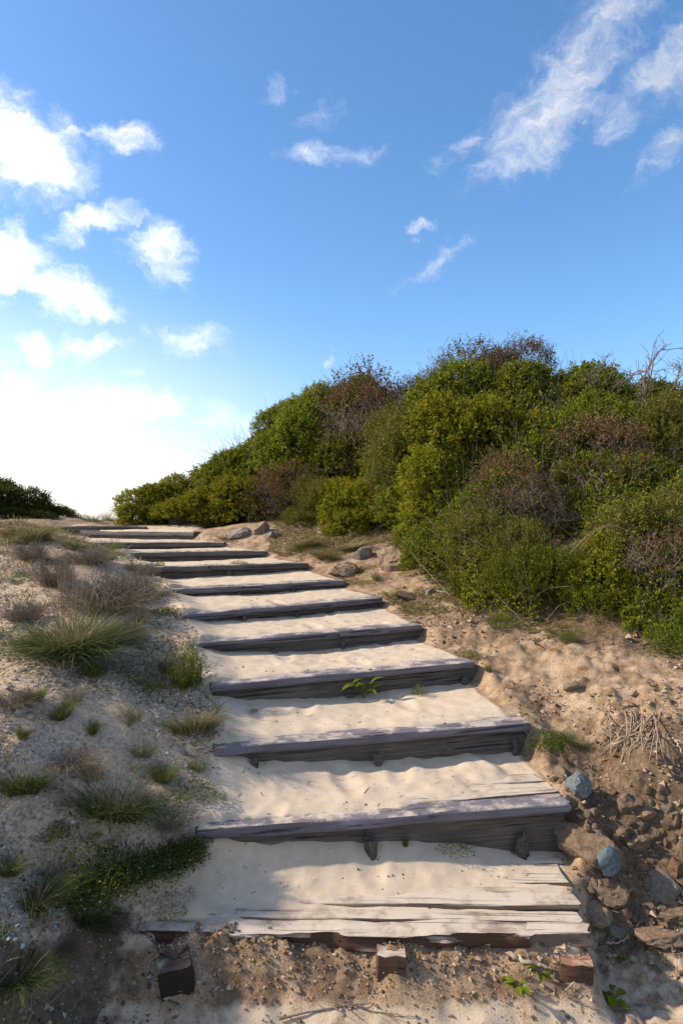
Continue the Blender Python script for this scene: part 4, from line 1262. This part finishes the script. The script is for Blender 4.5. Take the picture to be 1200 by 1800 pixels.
# kind, px, py of the foot, half width px, height px, label
PL = [
    ('big', 130, 1150, 104, 175, 'large grass tuft with green base and long straw stalks on the left bank'),
    ('straw', 112, 1040, 30, 62, 'golden straw tuft behind the large grass tuft'),
    ('dryb', 185, 1075, 84, 96, 'dark dry twiggy plant just behind the large grass tuft'),
    ('dryb', 95, 1030, 70, 74, 'brown twiggy plant above the golden straw tuft'),
    ('dryb', 222, 1050, 56, 62, 'dry twiggy plant left of the seventh and eighth steps'),
    ('herbd', 165, 1188, 26, 30, 'small bright fern-like plant below the large grass tuft'),
    ('weed', 322, 1210, 40, 66, 'leafy weed with upright stems left of the fourth step'),
    ('strawgreen', 340, 1290, 62, 74, 'bushy yellow-green grass tuft left of the third step'),
    ('green', 285, 1372, 42, 62, 'fresh green grass tuft below the bushy yellow-green tuft'),
    ('dark', 200, 1440, 66, 96, 'dark drooping grass tuft on the lower left bank'),
    ('dark', 40, 1400, 62, 78, 'dark grass tuft at the left edge of the bank'),
    ('straw', 165, 1370, 40, 60, 'thin straw grass above the dark drooping tuft'),
    ('green', 14, 1540, 40, 60, 'yellow-green grass at the left edge of the lower bank'),
    ('green', 60, 1235, 26, 46, 'small upright green tuft left on the gritty bank'),
    ('green', 110, 1262, 28, 50, 'thin green tuft in the middle of the gritty bank'),
    ('green', 165, 1290, 18, 44, 'slender green blades right of the thin green tuft'),
    ('green', 40, 1300, 22, 50, 'slender green blades at the left of the gritty bank'),
    ('mixed', 232, 1270, 26, 60, 'sparse grass with seed heads beside the bushy yellow-green tuft'),
    ('dryb', 55, 985, 50, 44, 'brown dry plant near the left edge below the crest'),
    ('dryb', 150, 990, 56, 40, 'low dry twiggy plant below the yellowish grass of the tenth step'),
    ('dryb', 255, 1012, 34, 34, 'small dry plant close to the left end of the eighth step'),
    ('dryb', 210, 1125, 52, 46, 'dead brown plant right of the large grass tuft'),
    ('dryb', 40, 1090, 46, 40, 'dead brown plant left of the large grass tuft'),
    ('straw', 250, 1095, 34, 54, 'straw tuft between the large grass tuft and the sixth step'),
    ('dryb', 20, 1240, 50, 34, 'dead low plant at the left edge of the gritty bank'),
    ('mixed', 250, 1330, 40, 50, 'straggling grass left of the fresh green tuft'),
    ('dryb', 120, 1345, 50, 34, 'withered low plant above the dark drooping tuft'),
    ('mixed', 345, 1355, 34, 44, 'straggling grass between the third step and the fresh green tuft'),
    ('herb', 330, 1400, 46, 24, 'green herb patch above the lilac flower mat'),
    ('mixed', 130, 1235, 30, 46, 'thin pale grass left of the tiny teal-green herb'),
    ('mixed', 290, 1180, 30, 60, 'wispy tall grass beside the leafy weed'),
    ('dryb', 300, 1460, 46, 34, 'dry tangle below the lilac flower mat'),
    ('mixed', 90, 1540, 50, 56, 'straggling grass on the edge of the shaded scarp'),
    ('herb', 150, 1500, 50, 30, 'green herb between dark tuft and creeping herb patch'),
    ('dryb', 200, 1640, 46, 40, 'dead brown plant hanging beside the black rotten post'),
    ('herb', 288, 1080, 26, 16, 'low green herb left of the sixth step'),
    ('herb', 240, 1205, 20, 16, 'tiny teal-green herb on the gritty bank'),
    ('herb', 272, 1215, 20, 22, 'small green herb left of the leafy weed'),
    ('herb', 446, 1252, 10, 8, 'tiny herb on the sand of the third tread'),
    ('herb', 375, 1405, 28, 12, 'flat green herb left of the second tread'),
    ('green', 233, 1005, 24, 30, 'green tuft left of the eighth step'),
    ('mixed', 180, 985, 34, 46, 'pale grass tuft left of the ninth step'),
    ('strawgreen', 130, 968, 46, 42, 'yellowish grass tuft left of the tenth step'),
    ('strawgreen', 60, 955, 46, 36, 'yellowish grass tuft at the far left near the crest'),
    ('mixed', 205, 965, 22, 30, 'green-yellow grass at the left end of the tenth step'),
    ('mixed', 250, 1040, 30, 44, 'wispy grass left of the seventh step'),
    ('strawgreen', 30, 945, 36, 30, 'grass fringe at the left edge of the crest'),
    ('mixed', 190, 915, 20, 26, 'slender plant on the crest left of the scrub'),
    ('mixed', 165, 917, 24, 18, 'low dry grass on the crest beside the left shrubs'),
    ('herb', 282, 998, 12, 14, 'yellow-green sprout at the left end of the eighth step'),
    ('herb', 420, 1006, 14, 9, 'tiny plant in the hollow riser of the eighth step'),
    ('ground', 290, 1530, 66, 40, 'dark green creeping herb with pale flowers beside the second step'),
    ('ground', 210, 1560, 74, 60, 'dark creeping herb patch on the edge of the lower left bank'),
    ('ground', 330, 1490, 48, 26, 'creeping herb spilling onto the lowest tread'),
    ('flower', 312, 1430, 50, 24, 'mat of pale lilac flowers left of the second step'),
    ('flower', 290, 1395, 34, 20, 'small mat of pale flowers above the lilac mat'),
    ('flower', 300, 1580, 44, 18, 'whitish withered mat at the left end of the lowest step'),
    ('herb', 300, 1612, 36, 16, 'feathery green herb at the left tip of the lowest step'),
    ('dark', 30, 1730, 60, 70, 'dark grass at the bottom left corner of the shaded scarp'),
    ('dryb', 110, 1690, 60, 50, 'dead brown plant on the shaded scarp at lower left'),
    ('dark', 150, 1620, 50, 60, 'dark grass hanging over the shaded scarp'),
    ('dark', 60, 1600, 60, 60, 'dark sparse grass on the shaded scarp at lower left'),
    ('herbd', 100, 1480, 40, 30, 'dark small herb between the two dark grass tufts'),
    ('straw', 250, 1420, 26, 40, 'dry straw wisps right of the dark drooping tuft'),
    ('grassthin', 712, 1490, 12, 48, 'thin grass sprig in front of the second step'),
    ('herb', 800, 1492, 30, 14, 'small green herb on the sand below the second step'),
    ('herb', 905, 1502, 12, 8, 'tiny pale plant before the grey peg'),
    ('herbd', 966, 1318, 34, 34, 'dark green clump at the right end of the third step'),
    ('grassthin', 858, 1180, 14, 40, 'grass sprig at the right end of the fourth step'),
    ('herb', 736, 1222, 16, 22, 'small drooping weed on the third tread'),
    ('herb', 828, 1160, 14, 20, 'little weed beside the fourth tread'),
    ('strawgreen', 1010, 1310, 46, 40, 'withered grass above the rough blue-grey stone'),
    ('strawgreen', 575, 985, 40, 30, 'yellow-green ground grass right of the eighth step'),
    ('strawgreen', 540, 965, 40, 26, 'yellow-green grass below the tall olive-brown shrub'),
    ('strawgreen', 620, 965, 34, 24, 'yellow-green grass in front of the small grey boulder'),
    ('mixed', 400, 950, 22, 16, 'dry grass at the right end of the tenth step'),
    ('mixed', 360, 925, 40, 14, 'yellow grass fringe on the crest under the shrubs'),
    ('mixed', 660, 1020, 16, 40, 'single grass sprig before the broad earthy boulder'),
    ('herb', 640, 1028, 22, 9, 'green moss-like herb at the right end of the seventh step'),
    ('herb', 1170, 1130, 44, 50, 'bright small-leaved herb under the lowest right shrub'),
    ('grassthin', 880, 1100, 40, 60, 'thin yellow grass at the foot of the front shrub'),
    ('grassthin', 1000, 1130, 40, 60, 'thin yellow grass below the bright leafy shrub'),
    ('grassthin', 820, 1040, 36, 60, 'fine grass at the foot of the leafy overhanging shrub'),
]
for i, (kd, px, py, hw, hp, lab) in enumerate(PL):
    p = on_ground(px, py); sx = hw * p.y / FPX; szz = hp * p.y / FPX
    nm = {'big': 'grass_tuft', 'straw': 'grass_tuft', 'dryb': 'dry_plant', 'herbd': 'herb', 'weed': 'weed', 'strawgreen': 'grass_tuft', 'green': 'grass_tuft', 'dark': 'grass_tuft', 'mixed': 'grass_tuft', 'herb': 'herb', 'ground': 'creeping_herb', 'flower': 'flower_mat', 'grassthin': 'grass_tuft'}[kd]
    root = thing(nm, lab, 'grass' if nm == 'grass_tuft' else 'plant', (p.x, p.y, p.z), i * 2.1, 'plants on the sand', (sx * (1 + .28 * math.sin(i * 3.7)), sx * (1 + .28 * math.cos(i * 2.9)), szz))
    if kd in ('green', 'dark', 'mixed', 'strawgreen', 'straw', 'grassthin'): root.rotation_euler = (.20 * math.sin(i * 1.3), .22 + .18 * math.cos(i * 1.9), i * 2.1)

    def add(pn, me, sc=None, loc=None, rot=None): link(pn, me, root, loc, rot, sc, 'stuff')
    j = i % 2
    if kd == 'big':
        add('blades', TUFT['green'][0], (1, 1, .55)); add('blades', TUFT['dark'][1], (1.0, 1.0, .48)); add('blades', TUFT['green'][1], (1.0, .9, .62), None, (0, 0, 1))
        add('stalks', STALK[0], (.6, .6, 1.0)); add('straw', TUFT['straw'][0], (.5, .5, .7)); add('blades', TUFT['mixed'][0], (1.3, 1.2, .5), None, (0, 0, 2))
    elif kd == 'straw': add('blades', TUFT['straw'][j], (1, 1, 1.0)); add('stalks', STALK[j], (.8, .8, 1.1))
    elif kd == 'dryb':
        for q in range(2):
            add('twigs', SH['dry'][(i + q) % 3][0][1], (1, 1, 1 - .2 * q), None, (0, 0, q * 2))
        add('blades', TUFT['straw'][j], (1, 1, .8))
    elif kd == 'herbd': add('leaves', HERBD[j], (1.1, 1.1, 1.7)); add('leaves', HERB[j], (.8, .8, 1.5))
    elif kd == 'weed':
        add('leaves', HERB[j], (.9, .9, 1.6)); add('stalks', STALK[2], (.7, .7, 1.1)); add('leaves', HERB[1 - j], (.6, .6, 2.0), (.3, .2, 0)); add('blades', TUFT['green'][j], (.6, .6, .7))
    elif kd == 'strawgreen': add('blades', TUFT['green'][j], (1, 1, .8)); add('straw', TUFT['straw'][j], (1.05, 1.05, .95)); add('straw', TUFT['straw'][1 - j], (.9, .9, .8), None, (0, 0, 2))
    elif kd == 'green': add('blades', TUFT['green'][j]); add('blades', TUFT['mixed'][j], (.9, .9, .9))
    elif kd == 'dark': add('blades', TUFT['mixed'][j], (1.25, 1.1, .75)); add('leaves', HERBD[j], (1.2, 1.2, .8)); add('straw', TUFT['straw'][j], (.8, .8, .7)); add('blades', TUFT['dark'][j]); add('blades', TUFT['dark'][1 - j], (.8, .8, .8), None, (0, 0, 1.7)); add('straw', STALK[j], (.8, .8, .9))
    elif kd == 'mixed': add('blades', TUFT['mixed'][j]); add('stalks', STALK[j], (.8, .8, 1.0))
    elif kd == 'herb': add('leaves', HERB[j], (1, 1, 1.5))
    elif kd == 'grassthin': add('blades', TUFT['mixed'][j], (.9, .9, 1.0)); add('leaves', HERB[j], (.5, .5, .6))
    elif kd == 'ground': add('leaves', HERBD[j], (1.1, 1.1, 1.6)); add('leaves', HERBD[1 - j], (.8, .8, 1.9), (.35, .2, 0)); add('flowers', FLW[j], (1.1, 1.1, 1.3)); add('blades', TUFT['dark'][j], (.7, .7, .6)); add('leaves', HERBD[j], (1.3, 1.3, 1.3), (-.3, -.1, 0), (0, 0, 2)); add('leaves', HERB[j], (1.0, 1.0, 1.2), (.1, .3, 0), (0, 0, 1)); add('leaves', HERBD[1 - j], (1.0, 1.0, 2.2), (0, 0, 0), (0, 0, 3)); add('blades', TUFT['mixed'][j], (1.1, 1.1, .5))
    elif kd == 'flower': add('flowers', FLW[j], (1, 1, 1.2)); add('flowers', FLW[1 - j], (.9, .9, 1.4), (.2, .1, 0)); add('leaves', HERBD[j], (.9, .9, .8)); add('stalks', STRAWH[j], (1, 1, .8))


# matted short growth over the left bank: dry blades, and green leaves in patches
g = np.random.default_rng(31)
X, Y, Z = scatter_px(60000, -4.2, -.1, 1.35, 8.6, left_test, 23)
cl = fbm(X, Y, .42, 4, 91) + .3 * fbm(X, Y, .12, 2, 95)
m = (cl > -.06 + .25 * g.random(len(X))); X, Y, Z = X[m], Y[m], Z[m]; k = len(X)
a = g.uniform(0, 6.28, k); D = np.column_stack([np.cos(a) * .8, np.sin(a) * .8, g.uniform(.15, 1.0, k)])
L = g.uniform(.018, .075, k) * (1 + .12 * Y)
link('dry_mat', mesh_np('dry_mat', *blades(np.column_stack([X, Y, Z - .002]), D, L, .0030 * (1 + .18 * Y) * g.uniform(.6, 1.3, k), g.uniform(.1, .7, k), 2, g), M['straw_mat']), kind='stuff', label='matted short dry grass and straw on the left bank', cat='dry grass')
X, Y, Z = scatter_px(42000, -4.2, -.1, 1.35, 8.6, left_test, 29)
cl = fbm(X, Y, .36, 4, 191) + .25 * fbm(X, Y, .1, 2, 195); m = (cl > .2 + .15 * g.random(len(X))); X, Y, Z = X[m], Y[m], Z[m]; k = len(X)
P = np.column_stack([X, Y, Z + g.uniform(0, .018, k)]); sz = g.uniform(.5, 1.4, k) * (1 + .12 * Y)
link('ground_cover', mesh_np('ground_cover', *leaves(P, norm(g.normal(0, 1, (k, 3)) + np.array([0, 0, .6])), norm(g.normal(0, .5, (k, 3)) + np.array([0, 0, 1.])), .013 * sz, .006 * sz), M['leaf_weed']), kind='stuff', label='tiny green seedlings in patches on the left bank', cat='ground cover')

# thin grass growing all over the left bank between the larger tufts
g = np.random.default_rng(41)
CX, CY, _ = scatter_px(1500, -4.2, -.1, 1.35, 8.8, left_test, 43)
m = fbm(CX, CY, .6, 3, 171) > -.02; CX, CY = CX[m][:420], CY[m][:420]
nb = 26; hh = g.uniform(.03, .13, len(CX)) * (1 + .05 * CY)
X = (CX[:, None] + g.normal(0, .035, (len(CX), nb))).ravel(); Y = (CY[:, None] + g.normal(0, .035, (len(CX), nb))).ravel(); k = len(X)
a = g.uniform(0, 6.28, k); D = np.column_stack([np.cos(a) * .5, np.sin(a) * .5, np.ones(k)])
L = np.repeat(hh, nb) * g.uniform(.4, 1.2, k)
for nm_, mm_, sel in (('sparse_grass', 'grass', g.random(len(CX)) < .6), ('sparse_straw', 'straw', None)):
    if sel is not None: keep_ = np.repeat(sel, nb); first_ = keep_
    else: keep_ = ~first_
    link(nm_, mesh_np(nm_, *blades(np.column_stack([X, Y, terrain(X, Y) - .004])[keep_], D[keep_], L[keep_], (.0022 + .0005 * Y[keep_]) * g.uniform(.7, 1.3, keep_.sum()), g.uniform(.2, .8, keep_.sum()), 3, g), M[mm_]),
         kind='stuff', label='thin ' + ('green' if mm_ == 'grass' else 'straw-coloured') + ' grass growing all over the left bank', cat='grass')
# yellow ground grass and dry matter on the earth right of the upper steps
X, Y, Z = scatter_px(52000, -.8, 1.6, 4.4, 9.2, None, 53)
bd = base_dist(X, Y); tt_ = X - lateral(X, Y)[1]
cl = fbm(X, Y, .35, 4, 131) + .45 * sm((Y - 6) / 1.5)
m = (tt_ > .06) & (bd < .3) & (cl > .08 + .3 * g.random(len(X))); X, Y, Z = X[m], Y[m], Z[m]; k = len(X)
a = g.uniform(0, 6.28, k); D = np.column_stack([np.cos(a) * .8, np.sin(a) * .8, g.uniform(.2, 1.0, k)])
link('ground_grass', mesh_np('ground_grass', *blades(np.column_stack([X, Y, Z - .002]), D, g.uniform(.03, .10, k), .0065 * g.uniform(.6, 1.3, k), g.uniform(.1, .7, k), 2, g), M['grass_yellow']), kind='stuff', label='low yellowish grass on the earth right of the upper steps', cat='grass')

# plants with leaves large enough to tell apart
def big_leaf(name, mat, L=1.0, W=.5):
    n = 6; V = []
    for a in range(n + 1):
        t = a / n; w = W * math.sin(math.pi * min(1, t * .9 + .06)) ** .8 * .5; z = .18 * math.sin(t * 2.2) - .25 * t * t
        V += [(t * L, -w, z + w * .4), (t * L, 0, z), (t * L, w, z + w * .4)]
    F = []
    for a in range(n):
        b = a * 3
        F += [(b, b + 1, b + 4, b + 3), (b + 1, b + 2, b + 5, b + 4)]
    me = bpy.data.meshes.new(name); me.from_pydata(V, [], F); me.materials.append(mat)
    for p in me.polygons: p.use_smooth = True
    return me


BL = {'long': big_leaf('long_leaf', M['leaf_weed'], 1, .26), 'broad': big_leaf('broad_leaf', M['leaf_weed'], 1, .72)}
for kd, px, py, nl, lp, lab, seed in [
        ('long', 638, 1228, 11, 34, 'leafy weed with pointed leaves against the riser of the fourth step', 1),
        ('broad', 905, 1738, 10, 19, 'small ivy-leaved plant on the sand left of the orange-topped post', 2),
        ('broad', 950, 1725, 8, 18, 'ivy-leaved sprig closest to the orange-topped post', 3),
        ('broad', 1072, 1765, 16, 22, 'ivy-leaved plant on the sand right of the orange-topped post', 4),
        ('broad', 1090, 1690, 6, 11, 'small sprig on the sand at the foot of the gully', 5)]:
    p = on_ground(px, py); s = p.y / FPX; g = random.Random(seed)
    root = thing('leafy_plant', lab, 'plant', p, seed, 'leafy plants on the sand')
    st = []
    for q in range(nl):
        a = q * 2.4 + g.random(); h = (g.uniform(.1, 1.2) if kd == 'long' else g.uniform(.1, .7)) * lp * s; d = g.uniform(.0, .5 if kd == 'long' else 1.0) * lp * s
        c = (math.cos(a) * d, math.sin(a) * d, h)
        link('leaf', BL[kd], root, c, (g.uniform(-.4, .4), g.uniform(-.9, .1) if kd == 'long' else g.uniform(-.6, .3), a), lp * s * g.uniform(.6, 1.1))
        st.append([(0, 0, -.01), (c[0] * .3, c[1] * .3, h * .5), c])
    link('stem', mesh_np('stem', *tubes(np.array(st), np.full((nl, 3), .0016), 4), M['leaf_weed']), root)


# ------------------------------------------------------------------ roots, sticks and a long pale stalk
def stick(name, label, pts, r, mat, cat='stick', lift=.008, forks=0, seed=0):
    """pixels on the ground joined into a bent stick"""
    P = [on_ground(*q) + Vector((0, 0, lift)) for q in pts]
    g = np.random.default_rng(seed)
    A = np.array([p[:] for p in P]); t = np.linspace(0, 1, len(A)); tt = np.linspace(0, 1, 12)
    C = np.stack([np.interp(tt, t, A[:, k]) for k in range(3)], -1)
    C[:, 2] = np.maximum(C[:, 2], terrain(C[:, 0], C[:, 1]) + r * .5)
    sets = [tubes(C[None] + g.normal(0, r * .5, (1, 12, 3)), (np.linspace(1, .45, 12) * r)[None], 6)]
    for q in range(forks):
        k = g.integers(2, 10); d = norm(g.normal(0, 1, 3) * np.array([1, 1, .25])); L = g.uniform(.03, .09)
        fp = np.stack([C[k] + d * L * u + np.array([0, 0, .012 * u]) for u in np.linspace(0, 1, 5)])
        sets.append(tubes(fp[None], (np.linspace(.6, .2, 5) * r)[None], 4))
    return link(name, mesh_np(name, *merge(sets), mat, True), label=label, cat=cat)


stick('fallen_twig', 'long dark twig lying on the sand at the bottom centre', [(490, 1798), (545, 1786), (610, 1772), (650, 1768)], .0035, M['dead_wood'], forks=5, seed=1)
stick('fallen_twig', 'thin dark twig right of the long twig on the sand', [(605, 1768), (650, 1785), (690, 1790), (730, 1797)], .0022, M['dead_wood'], forks=4, seed=2)
stick('fallen_twig', 'small forked twig on the sand below the black rotten post', [(275, 1765), (300, 1772), (322, 1785)], .0025, M['dead_wood'], forks=4, seed=3)
stick('fallen_twig', 'pale short stick on the sand right of the lowest step', [(1066, 1664), (1085, 1661), (1104, 1658)], .0045, M['root'], seed=4)
stick('fallen_twig', 'reddish bark strip leaning beside the orange-topped post', [(890, 1690), (925, 1700), (960, 1712)], .011, M['root'], lift=.02, seed=5)
stick('pale_root', 'pale bare root crossing the slope under the hanging roots', [(1072, 1318), (1095, 1308), (1120, 1303), (1150, 1290)], .007, M['root'], 'root', forks=3, seed=6)
stick('pale_root', 'pale hooked root at the right edge of the scarp', [(1182, 1300), (1190, 1312), (1200, 1330)], .007, M['root'], 'root', forks=2, seed=7)
stick('dead_stick', 'thin stick lying across the sand behind the third step', [(905, 1308), (935, 1302), (962, 1300)], .003, M['root'], seed=8)
stick('pale_stalk', 'long pale stalk curving over the sand at the bottom right', [(1010, 1740), (985, 1760), (1010, 1772), (1050, 1790)], .003, M['root'], 'stalk', .02, 1, 9)
# root tangle hanging out of the scarp
g = np.random.default_rng(3); rootsV = []
for q in range(30):
    a = on_ground(g.uniform(1060, 1160), g.uniform(1245, 1300)); b = on_ground(np.clip(a.x / a.y * FPX + 600 + g.uniform(-70, 25), 1000, 1195), g.uniform(1300, 1350))
    m = (a + b) / 2 + Vector((g.normal(0, .02), -.03, .02 + .02 * g.random()))
    rootsV.append([a[:], ((a + m) / 2 + Vector((0, -.01, .012)))[:], m[:], ((m + b) / 2)[:], b[:]])
link('root_tangle', mesh_np('root_tangle', *tubes(np.array(rootsV), np.tile([1, .9, .8, .6, .3], (30, 1)) * g.uniform(.0015, .0045, (30, 1)), 5), M['root'], True), label='tangle of thin pale roots hanging out of the sandy scarp', cat='roots')
# arching pale stems in the dark shrub at right
sets = []
for q in range(22):
    c = at_y(g.uniform(930, 1190), g.uniform(900, 1080), g.uniform(4.5, 5.0)); L = g.uniform(.2, .55); a = g.uniform(0, 3.1)
    sets.append([(c + Vector((math.cos(a) * L * (u - .5), -.05 * u, L * .7 * (u - u * u) * 2 - .12)))[:] for u in (0, .25, .5, .75, 1)])
vine = thing('dry_vine', 'dry vine of pale arching stems climbing through the right-hand shrubs', 'vine')
for q, pts_ in enumerate(sets):
    link('stem', mesh_np('stem', *tubes(np.array([pts_]), np.array([[1, .9, .8, .7, .4]]) * .0026, 4), M['twig'], True), vine)
